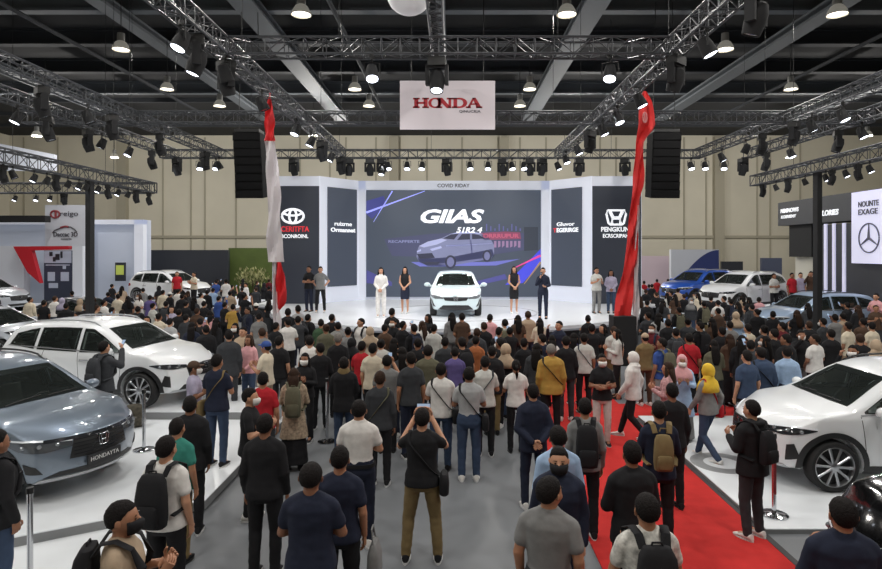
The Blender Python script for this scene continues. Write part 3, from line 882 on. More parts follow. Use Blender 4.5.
    for y0, y1 in ((.05, .55), (-.55, -.02)):
        P = []
        for i in range(5):
            q, n = K.top((1.09 if sv else 1.16) - .05 * i / 4, y0 + (y1 - y0) * i / 4); P.append(q + n * .018)
        mb.tube(P, .008, 6)
    mb.build('wiper', TRIMB, root)
    return root
# ------------------------------------------------------------------ the hall
BEIGE = mat('wall_beige', (214, 208, 190), .85, var=.05, scale=.3)
BEIGED = mat('wall_beige_column', (172, 166, 148), .85)
FLOORM = mat('floor_concrete', (108, 111, 115), .42, var=.09, scale=.9, spec=.4)
WHITEF = mat('platform_white', (222, 226, 230), .22, var=.02, scale=1.5)
GREYR = mat('platform_riser', (128, 130, 132), .6)
REDC = mat('carpet_red', (182, 44, 42), .92, var=.07, scale=6, bump=.2, spec=.2)
DARKS = mat('dark_strip', (52, 50, 52), .7)
CEIL = mat('ceiling_black', (22, 23, 26), .9); BEAM = mat('beam_grey', (92, 97, 102), .7); BEAMD = mat('beam_dark', (44, 47, 52), .8)
STEEL = mat('truss_aluminium', (74, 76, 80), .45, metal=.35); BLACK = mat('black_metal', (20, 21, 23), .5); BLACKM = mat('black_matt', (26, 27, 30), .8)
WHITEP = mat('panel_white', (214, 218, 228), .5); LIGHTP = mat('panel_glow_white', (222, 226, 238), .5, emit=.18)  # second white has a faint glow put in to brighten the panels
GREYP = mat('screen_slate', (60, 66, 78), .4, emit=.55); DARKP = mat('panel_charcoal', (46, 49, 57), .5)
def mx(name, c, e): return mat(name, c, .5, emit=e)
TXW = mx('lettering_white', (228, 230, 234), .75); TXR = mx('lettering_red', (205, 48, 58), .55); TXD = mat('lettering_dark', (84, 84, 92), .6)
LAMP = mx('lamp_glow', (255, 246, 226), 9.0); LENS = mx('spot_lens_glow', (236, 242, 255), 5.0); LENSOFF = mat('spot_lens', (120, 124, 132), .1, metal=.5)

b = MB(); b.box((0, 27, -.05), (90, 74, .1)); struct('floor', b, FLOORM)
b = MB(); b.box((0, 61.2, 7.6), (90, .4, 15.2)); struct('wall_back', b, BEIGE)
# wall panel joints, columns and ledge of the far wall
n = 0
for px in (24, 58, 163, 191, 205, 236, 300, 330, 346, 376, 400, 427, 462, 498, 520, 546, 600, 616, 684, 706, 757, 770, 800):
    n += 1; b = MB(); b.box((at(px, 61), 60.97, 7.5), (.16, .08, 15)); struct('trim_%d' % n, b, BEIGED)
for px in (122, 394, 504, 719):
    n += 1; b = MB(); b.box((at(px, 60.6), 60.7, 7.5), (.95, .6, 15)); struct('trim_%d' % n, b, BEIGED)
n += 1; b = MB(); b.box((0, 60.9, zat(237, 61)), (90, .25, .28)); struct('trim_%d' % n, b, BEIGED)
b = MB(); b.box((0, 27, 15.3), (90, 74, .2)); struct('ceiling', b, CEIL)
b = MB(); b.box((-45.1, 27, 7.6), (.2, 74, 15.2)); struct('wall_left', b, BEIGE)
b = MB(); b.box((45.1, 27, 7.6), (.2, 74, 15.2)); struct('wall_right', b, BEIGE)
b = MB(); b.box((0, -10.1, 7.6), (90, .2, 15.2)); struct('wall_front', b, BEIGE)
# beams
k = 0
for X, w in ((-24, .7), (-13.7, .6), (-8.1, .95), (-.45, .35), (5.6, .95), (15.2, .8), (25, .7)):
    k += 1; b = MB(); b.box((X, 17, 13.35), (w, 54, .10)); b.box((X, 17, 13.05), (w, 54, .10)); b.box((X, 17, 13.2), (w * .25, 54, .3)); struct('ceiling_beam_%d' % k, b, BEAM)
for Y, m_ in ((16, BEAMD), (20.5, BEAMD), (25, BEAM), (29, BEAMD), (33.5, BEAMD), (38, BEAM)):
    k += 1; b = MB(); b.box((0, Y, 14.1), (90, .45, .12)); b.box((0, Y, 13.75), (90, .14, .6)); b.box((0, Y, 13.45), (90, .45, .12)); struct('ceiling_beam_%d' % k, b, m_)
for i in range(10):
    k += 1; b = MB(); b.box((0, 14 + i * 4.6, 15.05), (90, .2, .3)); struct('ceiling_beam_%d' % k, b, BEAMD)
for X in (-17, -4.6, 9.5, 18.6):
    k += 1; b = MB(); b.tube([(X, -8, 12.8), (X, 42, 12.8)], .09, 8); struct('ceiling_beam_%d' % k, b, BEAMD, smooth=True)

# ------------------------------------------------------------------ floor pieces
def slab(name, poly, z0, z1, m, edge, label, cat):
    o = MB(); o.quadprism([(p[0], p[1]) for p in poly], z1 - .012, z1); t = o.build(name, m, None, False)
    tag(t, label, cat); t['kind'] = 'structure'
    e = MB(); e.quadprism([(p[0], p[1]) for p in poly], z0, z1 - .012); q = e.build('riser', edge, t, False)
    return t
slab('platform_left', [(-3.27, 7.95), (-3.30, 11.75), (-16, 11.75), (-16, 1.5), (-13, 2.35)], .03, .15, WHITEF, GREYR, 'glossy white display platform with grey riser under the grey car', 'platform')
slab('platform_left_rear', [(-4.0, 11.75), (-4.0, 20.0), (-22, 20.0), (-22, 11.75)], 0, .30, WHITEF, GREYR, 'raised white display platform under the white car at left', 'platform')
slab('platform_left_front', [(-3.75, 7.6), (-2.75, 5.6), (-2.2, 1), (-16, 1), (-16, 7.6)], 0, .03, WHITEF, GREYR, 'low white floor panel in front of the grey car platform', 'platform')
slab('platform_right', [(3.83, 7.32), (16, 7.32), (16, 12.35), (3.83, 12.35)], 0, .06, WHITEF, GREYR, 'white display platform beside the red carpet under the white car', 'platform')
slab('platform_right_rear', [(8.6, 18.6), (15.9, 18.6), (15.9, 24.4), (8.6, 24.4)], 0, .30, WHITEF, GREYR, 'white display platform under the silver blue car', 'platform')
slab('platform_booth_right', [(9.2, 25.0), (15.8, 25.0), (15.8, 33), (9.2, 33)], 0, .85, WHITEP, GREYR, 'high white booth platform under blue car and white car', 'platform')
slab('platform_booth_left', [(-19.5, 28.4), (-10.2, 28.4), (-10.2, 36), (-19.5, 36)], 0, .75, WHITEP, GREYR, 'high white booth platform under the white hatchback', 'platform')
slab('platform_booth_edge', [(-30, 26.6), (-18.4, 26.6), (-18.4, 33.4), (-30, 33.4)], 0, .55, WHITEP, GREYR, 'white booth platform by the red and white wall', 'platform')
b = MB(); b.quadprism([(1.63, -3), (3.75, -3), (3.75, 12.4), (7.4, 12.4), (7.4, 13.5), (3.75, 13.5), (3.75, 17.0), (1.63, 17.0)], 0, .012)
c_ = b.build('carpet', REDC, None, False); tag(c_, 'long red carpet runner leading to the stage', 'carpet')
b = MB(); b.box((3.79, 4.65, .008), (.08, 15.3, .016)); tag(b.build('carpet_edging', DARKS, None, False), 'dark edging strip between red carpet and white platform', 'strip')
b = MB(); b.lathe([(.28, 0), (.48, 0), (.48, .004), (.28, .004)], 40, None, (at(722, 9.6), 9.6, .06), hollow=True)
tag(b.build('flat_ring', GREYR), 'flat grey ring on white platform before the right white car', 'marking')  # thin grey ring lying flat on the platform

# a bag left on the platform
bag = empty('patterned_bag', (at(134, 11.3), 11.3, .15), .4, 'dark patterned bag standing on the platform by the left queue post', 'bag')
q = MB(); q.loft([ring(0, 0, z, rx, ry, 18, 3) for z, rx, ry in ((0, .17, .10), (.02, .20, .13), (.2, .21, .14), (.34, .18, .11), (.40, .12, .07), (.42, .05, .03))]); q.build('bag_body', mat('bag_pattern', (66, 62, 52), .9, var=.5, scale=22), bag)
q = MB(); q.loft([ring(0, -.14, z, rx, ry, 16, 3) for z, rx, ry in ((.04, .10, .02), (.06, .14, .035), (.18, .14, .035), (.22, .10, .02))]); q.build('front_pocket', mat('bag_pattern', (66, 62, 52), .9, var=.5, scale=22), bag)
q = MB(); q.tube([(-.05, 0, .40), (-.04, 0, .47), (.04, 0, .47), (.05, 0, .40)], .01, 6); q.build('handle', BLACKM, bag)

# ------------------------------------------------------------------ stage
SX, SZ = .15, 1.15
st = MB(); pts = []
for i in range(49):
    a = PI + PI * i / 48
    pts.append((SX + math.cos(a) * 7.3, 24.6 + math.sin(a) * 6.9))
pts = [(-8.5, 28.4), (-8.5, 26.0), (-7.3 + SX, 25.2)] + pts + [(7.3 + SX, 25.2), (8.8, 26.0), (8.8, 28.4)]
st.quadprism(pts, SZ - .10, SZ)
stage = st.build('stage', mat('stage_white', (228, 231, 236), .25, var=.01), None, False)
tag(stage, 'round white show stage with a dark skirt in front of the big screen', 'stage')
sk = MB(); sk.quadprism([((p[0] - SX) * .985 + SX, (p[1] - 24.6) * .985 + 24.6) for p in pts], 0, SZ - .10); sk.build('skirt', mat('stage_skirt', (44, 45, 50), .7), stage, False)
lp = MB(); lp.quadprism([((p[0] - SX) * 1.004 + SX, (p[1] - 24.6) * 1.004 + 24.6) for p in pts], SZ - .16, SZ - .10); lp.build('edge_trim', mat('stage_edge', (150, 154, 164), .5), stage, False)
rg = MB(); rg.lathe([(2.95, 0), (3.02, 0), (3.02, .012), (2.95, .012)], 80, None, (.2, 22.6, SZ), hollow=True); tag(rg.build('turntable_ring', mat('ring_grey', (150, 152, 158), .5)), 'thin grey turntable ring on the stage round the white car', 'ring')

# backdrop: centre frame with screen, two angled wings, two outer panels
YB = 28.2
def bx(px): return at(px, YB)
zt, zl, zb_ = zat(181, YB), zat(190, YB), zat(297, YB)
f = MB()
f.box(((bx(358) + bx(550)) / 2, YB + .35, (zt + SZ) / 2), (bx(550) - bx(358), .3, zt - SZ))
f.box(((bx(358) + bx(550)) / 2, YB + .1, (zt + zl) / 2), (bx(550) - bx(358), .4, zt - zl))
for a, c in ((358, 366), (541, 550)): f.box(((bx(a) + bx(c)) / 2, YB + .1, (zt + SZ) / 2), (bx(c) - bx(a), .4, zt - SZ))
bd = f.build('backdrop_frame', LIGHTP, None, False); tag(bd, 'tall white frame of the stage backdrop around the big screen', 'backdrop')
text('COVID RIDAY', (bx(453.5), YB - .11, zat(185.8, YB)), bx(469) - bx(437), .17, TXD, bd, bold=.01)
scr = MB(); scr.box(((bx(366) + bx(541)) / 2, YB + .1, (zl + zb_) / 2), (bx(541) - bx(366), .12, zl - zb_))
scr = scr.build('video_screen', mat('screen_night', (66, 74, 88), .35, emit=.45), None, False); tag(scr, 'huge dark video screen showing a silver car and the GIIAS title', 'screen')
YS = YB + .03
def pic(polys, name, m, dy=.0):
    p = MB()
    for poly in polys: p.plate([(at(x, YS), zat(y, YS)) for x, y in poly], (0, YS - dy, 0), (1, 0, 0), (0, 0, 1), .012)
    return p.build(name, m, scr, False)
BLUE = mx('screen_blue', (62, 66, 190), .7); BLUEL = mx('screen_blue_light', (150, 156, 235), .8); VIO = mx('screen_violet', (86, 88, 140), .6); VIOD = mx('screen_dusk', (68, 71, 100), .45)
CARB = mx('screen_car_body', (116, 120, 152), .45); CARH = mx('screen_car_light', (158, 162, 196), .5); CARD = mx('screen_car_dark', (44, 46, 66), .5); CARM = mx('screen_car_mid', (98, 100, 136), .6); PINK = mx('screen_pink', (176, 84, 112), .45); PINKL = mx('screen_pink_light', (140, 112, 146), .45)
def streak(x0, y0, x1, y1, w): 
    d = math.hypot(x1 - x0, y1 - y0); a, c = -(y1 - y0) / d * w / 2, (x1 - x0) / d * w / 2
    return [(x0 + a, y0 + c), (x0 - a, y0 - c), (x1 - a * .3, y1 - c * .3), (x1 + a * .3, y1 + c * .3)]
pic([[(366.3, 201), (366.3, 214), (372, 219), (386, 204), (384, 196)]], 'blue_glow', mx('screen_blue_deep', (58, 62, 128), .6), .002)
pic([streak(366.5, 212.5, 425, 191, 2.0)], 'light_beam', BLUEL, .008); pic([streak(392.5, 191, 373.5, 222, 1.3)], 'light_beam', BLUEL, .010)
pic([[(384, 239), (430, 234), (500, 231), (524, 233), (524, 250), (470, 258), (392, 256)]], 'violet_haze', VIOD, .004)
pic([[(480, 233), (505, 231.5), (520, 232.5), (521, 239), (484, 240)]], 'pink_lettering_band', mx('screen_pink_dim', (128, 66, 92), .45), .010)
text('ORRRUPUR', (at(501, YS), YS - .03, zat(235.8, YS)), at(519, YS) - at(483, YS), .20, PINK, scr, bold=.04, name='pink_lettering')
text('RECAPPERTE', (at(404, YS), YS - .03, zat(241.5, YS)), at(420, YS) - at(389, YS), .13, mx('screen_faint', (126, 130, 168), .5), scr, bold=.02, name='faint_lettering')
pic([[(494 + 4 * i, 241), (496.4 + 4 * i, 241), (496.4 + 4 * i, 247.5 - (i % 3)), (494 + 4 * i, 247.5)] for i in range(7)], 'pink_bars', PINKL, .012)
pic([[(486 + 4.2 * i, 231), (487.2 + 4.2 * i, 231), (487.2 + 4.2 * i, 224 + 2.2 * (i % 3)), (486 + 4.2 * i, 224 + 2.2 * (i % 3))] for i in range(9)], 'skyline_bars', VIO, .006)
pic([[(524, 227), (538, 227), (538, 250), (524, 251)]], 'dark_panel', mx('screen_panel', (48, 54, 66), .5), .006)
pic([[(505, 285), (540.6, 249), (540.6, 263), (523, 283)]], 'blue_flash', BLUE, .006); pic([streak(540.6, 255.5, 512, 269, 2.2)], 'pink_flash', mx('screen_magenta', (196, 60, 130), .7), .014); pic([streak(540.6, 262, 524, 284, 2)], 'gold_flash', mx('screen_gold', (150, 122, 92), .6), .012)
pic([[(470, 283), (505, 274), (507, 279), (474, 286)]], 'floor_glow', mx('screen_glow', (70, 70, 130), .5), .006); pic([[(366.5, 270), (392, 282), (392, 286), (366.5, 283)]], 'corner_glow', mx('screen_glow', (70, 70, 130), .5), .006)
pic([[(411, 262), (488, 262), (520, 259), (496, 265.5), (420, 266.5)]], 'car_shadow_glow', mx('screen_underglow', (96, 100, 170), .6), .007)
# the silver car on the screen (three-quarter front, facing left)
pic([[(417, 252), (419, 246), (428, 241.5), (441, 238.5), (450, 234), (460, 231.8), (474, 231.6), (484, 234.5), (491, 240), (494, 245), (494, 255), (491, 259), (484, 260), (452, 265.5), (428, 266), (419, 262), (416.5, 257)]], 'screen_car_body', CARB, .010)
pic([[(419, 246), (428, 241.5), (441, 238.5), (447, 240), (437, 244.5), (424, 247.5)], [(450, 234), (460, 231.8), (474, 231.6), (484, 234.5), (474, 233.4), (460, 233.6)]], 'screen_car_highlight', CARH, .014)
pic([[(443, 238.5), (451, 234.5), (459, 233.4), (454, 239.5)], [(457, 240), (462, 234), (470, 233.6), (470, 239.4)], [(472, 239.2), (472, 233.8), (479, 235), (485, 238.6)], [(416.8, 254), (432, 253), (435, 258), (420, 259)], [(421, 262), (440, 262), (438, 264.6), (426, 264.6)]], 'screen_car_window', CARD, .016)
pic([[(430, 249), (441, 246), (442, 248), (432, 251)], [(416.9, 251), (421, 249), (421, 251), (417, 252.5)]], 'screen_car_lamp', CARH, .018)
pic([[(438, 264), (452, 262.5), (484, 258), (491, 258.4), (484, 260), (452, 265.5)]], 'screen_car_sill', CARM, .013)
def disc(x, y, rx, ry): return [(x + rx * math.cos(2 * PI * i / 20), y + ry * math.sin(2 * PI * i / 20)) for i in range(20)]
pic([[(417.5, 257), (432, 258.5), (452, 257), (492, 249), (494, 255), (491, 259), (484, 260), (452, 265.5), (428, 266), (419, 262)]], 'screen_car_lower', mx('screen_car_low', (104, 107, 138), .42), .012)
pic([streak(446, 246, 492, 243.5, .7)], 'screen_car_crease', CARH, .0145); pic([[(470.2, 239.6), (471.2, 239.6), (472.5, 254), (471.5, 254.3)], [(456, 240.5), (456.8, 240.4), (458.5, 257), (457.6, 257.2)]][:1], 'screen_car_seam', CARM, .0145)
pic([disc(450.5, 262, 5.6, 6.8), disc(487, 256, 4.6, 6)], 'screen_car_tyre', CARD, .018); pic([[(417.5, 257), (432, 258.5), (452, 257), (492, 249), (494, 255), (491, 259), (484, 260), (452, 265.5), (428, 266), (419, 262)]], 'screen_car_lower', mx('screen_car_low', (104, 107, 138), .42), .012)
pic([streak(446, 246, 492, 243.5, .7)], 'screen_car_crease', CARH, .0145); pic([[(470.2, 239.6), (471.2, 239.6), (472.5, 254), (471.5, 254.3)], [(456, 240.5), (456.8, 240.4), (458.5, 257), (457.6, 257.2)]][:1], 'screen_car_seam', CARM, .0145)
pic([disc(450.5, 262, 3.6, 4.8), disc(487, 256, 2.9, 4.2)], 'screen_car_rim', CARM, .022)
text('GIIAS', (at(452.5, YS), YS - .03, zat(216.3, YS)), at(484.5, YS) - at(421, YS), zat(209.3, YS) - zat(223.3, YS), TXW, scr, shear=.25, bold=.035, space=.95)
text('51R2 4', (at(469.3, YS), YS - .03, zat(230, YS)), at(482.5, YS) - at(456.5, YS), .27, TXW, scr, shear=.25, bold=.03)

def wing(sgn, x_in, x_out, pin, pout, label, l1, l2, redfirst):
    """an angled wing: inner edge (px, Y) to outer edge"""
    A = Vector((at(*x_in), x_in[1], 0)); B = Vector((at(*x_out), x_out[1], 0)); u = (B - A); L = u.length; u.normalize()
    nrm = Vector((u.y, -u.x, 0)); 
    if nrm.y > 0: nrm = -nrm
    root = MB(); rz = math.atan2(u.y, u.x)
    M = Matrix.Rotation(rz, 3, 'Z'); c = (A + B) / 2 - nrm * .15
    root.box((c.x, c.y, (zt + SZ) / 2), (L, .3, zt - SZ), M)
    o = root.build('backdrop_wing', LIGHTP, None, False); tag(o, label, 'backdrop')
    a0, a1 = pin, pout
    za, zb2 = zat(188.3, 27.3), zat(286, 27.3)
    c = A + u * (L * (a0 + a1) / 2) + nrm * .02
    p = MB(); p.box((c.x, c.y, (za + zb2) / 2), (L * (a1 - a0), .06, za - zb2), M); p.build('dark_panel', GREYP, o, False)
    rt = rz if sgn > 0 else rz + PI
    t0 = c + nrm * .06
    text(l1, (t0.x, t0.y, zat(224, 27.3)), 1.02, .18, TXW, o, bold=.015, ry=rt)
    d_ = Vector((math.cos(rt), math.sin(rt), 0)) * (.10 if redfirst else 0)
    text(l2, (t0.x + d_.x, t0.y + d_.y, zat(230, 27.3)), 1.22 if redfirst else 1.45, .20, TXW, o, bold=.03, ry=rt)
    if redfirst:
        q = t0 - Vector((math.cos(rt), math.sin(rt), 0)) * .62
        text(redfirst, (q.x, q.y, zat(230, 27.3)), .18, .20, TXR, o, bold=.03, ry=rt)
    return o
wing(-1, (358.5, 28.1), (319, 26.3), .06, .80, 'angled white left wing of the backdrop with a slate panel', 'ruizrne', 'Ormannet', None)
wing(1, (549.5, 28.1), (592, 26.3), .06, .78, 'angled white right wing of the backdrop with a slate panel', 'Gluvor', 'EGERIRGE', 'T')
YO = 26.2
def outer(px0, px1, label, white0, white1):
    x0, x1 = at(px0, YO), at(px1, YO); zt2 = zat(176, YO)
    o = MB(); o.box(((x0 + x1) / 2, YO + .2, (zt2 + SZ) / 2), (x1 - x0, .3, zt2 - SZ)); o = o.build('backdrop_panel', LIGHTP, None, False); tag(o, label, 'backdrop')
    a, c = at(white0, YO), at(white1, YO)
    p = MB(); p.box(((a + c) / 2, YO + .03, (zat(186, YO) + SZ) / 2), (c - a, .08, zat(186, YO) - SZ)); p.build('dark_panel', mat('panel_dark_navy', (44, 48, 58), .45, emit=.28), o, False)
    return o
ol = outer(272, 319.3, 'dark outer backdrop panel on the left with oval emblem', 273, 319)
orr = outer(592, 642, 'dark outer backdrop panel on the right with square H emblem', 592.5, 641)
# three-oval emblem, left
def ov(x, y, rx, ry, w, a0=0, a1=360):
    P = [(at(x + rx * math.cos(R(a0 + (a1 - a0) * i / 40)), YO), YO - .03, zat(y - ry * math.sin(R(a0 + (a1 - a0) * i / 40)), YO)) for i in range(41)]
    e.tube(P, w, 6, cap=False)
e = MB(); ov(293, 216.2, 10.8, 7.0, .055); ov(293, 216.2, 3.6, 6.8, .05); ov(293, 212.6, 8.8, 3.0, .05)
e.build('emblem', TXW, ol)
text('CERITFTA', (at(295.3, YO), YO - .03, zat(229, YO)), at(309, YO) - at(281, YO), .24, TXR, ol, bold=.02)
text('BCONROINL', (at(295, YO), YO - .03, zat(236.2, YO)), at(308, YO) - at(281, YO), .17, TXW, ol, bold=.02)
e = MB()
P = [(-8.6, 6.6), (8.6, 6.6), (9.8, 3), (7.6, -6.4), (6, -7.6), (-6, -7.6), (-7.6, -6.4), (-9.8, 3)]
P = [(at(616 + a, YO), YO - .03, zat(217 - c, YO)) for a, c in P]; e.tube(P + [P[0]], .05, 6)
for s in (1, -1): e.tube([(at(616 + s * 6.2, YO), YO - .03, zat(211.5, YO)), (at(616 + s * 3.4, YO), YO - .03, zat(217.5, YO)), (at(616 + s * 4.4, YO), YO - .03, zat(223.6, YO))], .075, 6)
e.tube([(at(612.6, YO), YO - .03, zat(218, YO)), (at(619.4, YO), YO - .03, zat(218, YO))], .08, 6); e.build('emblem', TXW, orr)
text('PENGKUN', (at(615, YO), YO - .03, zat(229.3, YO)), at(629, YO) - at(601, YO), .21, TXW, orr, bold=.03)
text('ECRSCRIPAH', (at(615.5, YO), YO - .03, zat(235.8, YO)), at(628.5, YO) - at(603, YO), .17, TXW, orr, bold=.02)

# ------------------------------------------------------------------ hanging banner
YN = 18.0
x0, x1, z0, z1 = at(400, YN), at(495, YN), zat(129.5, YN), zat(81, YN)
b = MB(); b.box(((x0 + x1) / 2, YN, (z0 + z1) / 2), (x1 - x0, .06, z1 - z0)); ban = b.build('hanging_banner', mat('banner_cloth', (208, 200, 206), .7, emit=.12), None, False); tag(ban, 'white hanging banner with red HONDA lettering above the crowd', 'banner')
b = MB()
for s in (.12, .88): b.tube([(x0 + (x1 - x0) * s, YN, z1 - .03), (x0 + (x1 - x0) * s, YN, 13.4)], .018, 6)
b.build('suspension_cable', BLACK, ban)
RH = mat('banner_red', (178, 42, 54), .6)
def serif(letter, cx, w, h):
    """slab-serif capital as flat plates, coordinates in px around its own centre"""
    s = w * .24; t = h * .16; P = []
    H2 = h / 2
    def r(a, b_, c, d): P.append([(a, b_), (c, b_), (c, d), (a, d)])
    if letter == 'H':
        for sx in (-1, 1):
            x = sx * (w / 2 - s * .9); r(x - s / 2, -H2, x + s / 2, H2); r(x - s * .85, -H2, x + s * .85, -H2 + t); r(x - s * .85, H2 - t, x + s * .85, H2)
        r(-w / 2 + s, -t * .6, w / 2 - s, t * .6)
    if letter == 'O':
        n = 24
        for i in range(n):
            a0, a1 = 2 * PI * i / n, 2 * PI * (i + 1) / n
            P.append([(w / 2 * math.cos(a0), H2 * math.sin(a0)), (w / 2 * math.cos(a1), H2 * math.sin(a1)), (w * .27 * math.cos(a1), H2 * .74 * math.sin(a1)), (w * .27 * math.cos(a0), H2 * .74 * math.sin(a0))])
    if letter == 'N':
        for sx in (-1, 1):
            x = sx * (w / 2 - s * .7); q = s * .7; r(x - q / 2, -H2, x + q / 2, H2)
            r(x - s * .8, (H2 - t) * sx if sx > 0 else -H2, x + s * .8, H2 if sx > 0 else -H2 + t)
        P.append([(-w / 2, H2), (-w / 2 + s * 1.5, H2), (w / 2 - s * .3, -H2), (w / 2 - s * 1.5, -H2)])
    if letter == 'D':
        x = -w / 2 + s * .95; r(x - s / 2, -H2, x + s / 2, H2); r(-w / 2, H2 - t, 0, H2); r(-w / 2, -H2, 0, -H2 + t)
        n = 14
        for i in range(n):
            a0, a1 = -PI / 2 + PI * i / n, -PI / 2 + PI * (i + 1) / n
            P.append([(w / 2 * math.cos(a0), H2 * math.sin(a0)), (w / 2 * math.cos(a1), H2 * math.sin(a1)), (w * .24 * math.cos(a1), (H2 - t) * math.sin(a1)), (w * .24 * math.cos(a0), (H2 - t) * math.sin(a0))])
    if letter == 'A':
        P.append([(-w / 2 + s * .3, -H2), (-w / 2 + s * .9, -H2), (w * .06, H2), (-w * .08, H2)])
        P.append([(w / 2 - s * 1.4, -H2), (w / 2 - s * .1, -H2), (w * .10, H2), (-w * .10, H2)])
        r(-w / 2, -H2, -w / 2 + s * 1.3, -H2 + t); r(w / 2 - s * 1.6, -H2, w / 2, -H2 + t); r(-w * .22, -h * .18, w * .22, -h * .18 + t * .8)
    return P
b = MB(); px = YN / F
for L, c, w in (('H', 421, 16.5), ('O', 435.0, 13.5), ('N', 444.5, 16), ('D', 459.5, 15.5), ('A', 474, 16.5)):
    for poly in serif(L, c, w, 10.2):
        a2 = sum(p[0] * q[1] - q[0] * p[1] for p, q in zip(poly, poly[1:] + poly[:1]))
        if a2 < 0: poly = poly[::-1]
        b.plate([(at(c, YN) + p[0] * px, zat(103.2, YN) + p[1] * px) for p in poly], (0, YN - .031, 0), (1, 0, 0), (0, 0, 1), .008)
b.build('lettering', RH, ban, False)
text('QINUCRIA', (at(469.8, YN), YN - .035, zat(111.8, YN)), at(480.5, YN) - at(459, YN), .085, TXD, ban, bold=.01)
# white balloon light
b = MB(); b.ell((at(409, 14), 14, zat(0, 14) + .12), (.52, .52, .46), 28, 18); bl = b.build('balloon_light', mat('balloon_white', (208, 206, 208), .5, emit=.25)); tag(bl, 'white balloon lamp hanging above the HONDA banner', 'lamp')
b = MB(); b.tube([(at(409, 14), 14, zat(0, 14) + .55), (at(409, 14), 14, 12.6)], .02, 6); b.build('cable', BLACK, bl)

# ------------------------------------------------------------------ booths
def panel(name, px0, px1, py0, py1, Y, th, m, label, cat, z0=None):
    xa, xb = at(px0, Y), at(px1, Y); za, zb3 = zat(py0, Y), (zat(py1, Y) if z0 is None else z0)
    q = MB(); q.box(((xa + xb) / 2, Y + th / 2, (za + zb3) / 2), (xb - xa, th, za - zb3)); o = q.build(name, m, None, False)
    return tag(o, label, cat)
SHADE = mat('booth_white_shaded', (196, 204, 220), .6, emit=.10)  # booth white with the recess shade mixed into its colour
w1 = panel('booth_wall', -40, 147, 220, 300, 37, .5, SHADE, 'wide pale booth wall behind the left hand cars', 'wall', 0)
q = MB(); xa, xb = at(-40, 37), at(147, 37); zz = zat(220, 37)
q.box(((xa + xb) / 2, 36.8, zz - .14), (xb - xa, .5, .28)); q.box((xb - .28, 36.8, zz / 2), (.56, .5, zz)); q.build('edge_frame', LIGHTP, w1, False)
tw = panel('sign_tower', 45, 85, 205, 266, 35.5, .6, WHITEP, 'white sign tower with red logo beside black post', 'sign', 0)
tdx = lambda px: at(px, 35.5)
text('reigo', (tdx(69.5), 35.46, zat(214.5, 35.5)), tdx(77.5) - tdx(59.5), .36, TXD, tw)
e = MB(); P = [(tdx(55.5 + 4.4 * math.cos(2 * PI * i / 24)), 35.46, zat(214.3 - 3.6 * math.sin(2 * PI * i / 24), 35.5)) for i in range(25)]; e.tube(P, .05, 6, cap=False); e.tube([(tdx(56), 35.46, zat(211, 35.5)), (tdx(56), 35.46, zat(217.5, 35.5))], .06, 6); e.build('emblem', mat('emblem_red', (150, 58, 66), .5), tw)
e = MB(); e.tube([(tdx(x), 35.46, zat(y, 35.5)) for x, y in ((53, 233), (55, 230.5), (60, 228.5), (65, 227), (71, 227), (75, 229.5), (77, 232))], .035, 6); e.build('car_outline', TXD, tw)
e = MB(); e.tube([(tdx(x), 35.45, zat(y, 35.5)) for x, y in ((61, 227.6), (66, 226.4), (69, 227))], .06, 6); e.build('red_stroke', mat('emblem_red', (150, 58, 66), .5), tw)
text('Daccac 3D', (tdx(66), 35.46, zat(234.3, 35.5)), tdx(78) - tdx(54), .28, TXD, tw, bold=.015)
text('conarm', (tdx(66.5), 35.46, zat(239, 35.5)), tdx(72) - tdx(61.5), .09, TXD, tw)
panel('booth_beam', -30, 45, 215.5, 221, 34.5, .5, BLACKM, 'dark beam across the top of the left booth wall', 'beam', zat(222, 34.5))
fs = panel('booth_fascia', -40, 24, 246, 270, 33.6, .5, WHITEP, 'white booth front with a slanted end at far left', 'wall', .56)
rd = MB()
Yr = 33.5; rp = lambda a, c: (at(a, Yr), zat(c, Yr))
rd.plate([rp(17, 246.5), rp(43, 288), rp(36, 288), rp(24, 264)][::-1] if False else [rp(31, 272), rp(43.5, 283), rp(35, 250.5), rp(72, 249.5), rp(72, 246), rp(17, 246.5)], (0, Yr, 0), (1, 0, 0), (0, 0, 1), .3)
tag(rd.build('red_arch', mat('booth_red', (186, 30, 44), .45), None, False), 'slanted red arch panel of the left booth', 'panel')
ps = panel('poster_wall', 44, 72, 250.5, 292, 34.2, .3, mat('poster_navy', (52, 58, 76), .5, emit=.1), 'poster wall with dark blue and white pictures beneath red arch', 'poster', .3)
q = MB()
for a, c, d, e_ in ((44.5, 71.5, 251, 263), (48, 55, 272, 281), (61, 69, 272, 281), (46, 70, 264.5, 265.5), (63, 66, 265.8, 269), (49, 58, 283, 288)):
    q.box((at((a + c) / 2, 34.2), 34.19, zat((d + e_) / 2, 34.2)), (at(c, 34.2) - at(a, 34.2), .04, zat(d, 34.2) - zat(e_, 34.2)))
q.build('pale_picture', mat('poster_pale', (178, 186, 204), .5, emit=.1), ps, False)
q = MB()
for a, c, d, e_ in ((50, 53, 252, 256), (56, 60, 254, 260), (61, 63, 251.5, 258), (53.5, 56, 257, 261.5)): q.box((at((a + c) / 2, 34.2), 34.16, zat((d + e_) / 2, 34.2)), (at(c, 34.2) - at(a, 34.2), .04, zat(d, 34.2) - zat(e_, 34.2)))
q.build('dark_figure', DARKP, ps, False)
panel('white_pillar', 72.5, 82.5, 246, 300, 33.2, .7, WHITEP, 'white square booth pillar beside the poster wall', 'pillar', .0)
pp = panel('small_poster', 115, 125, 262.5, 281, 36.3, .12, DARKP, 'small dark framed poster with a lime picture on pale wall', 'poster')
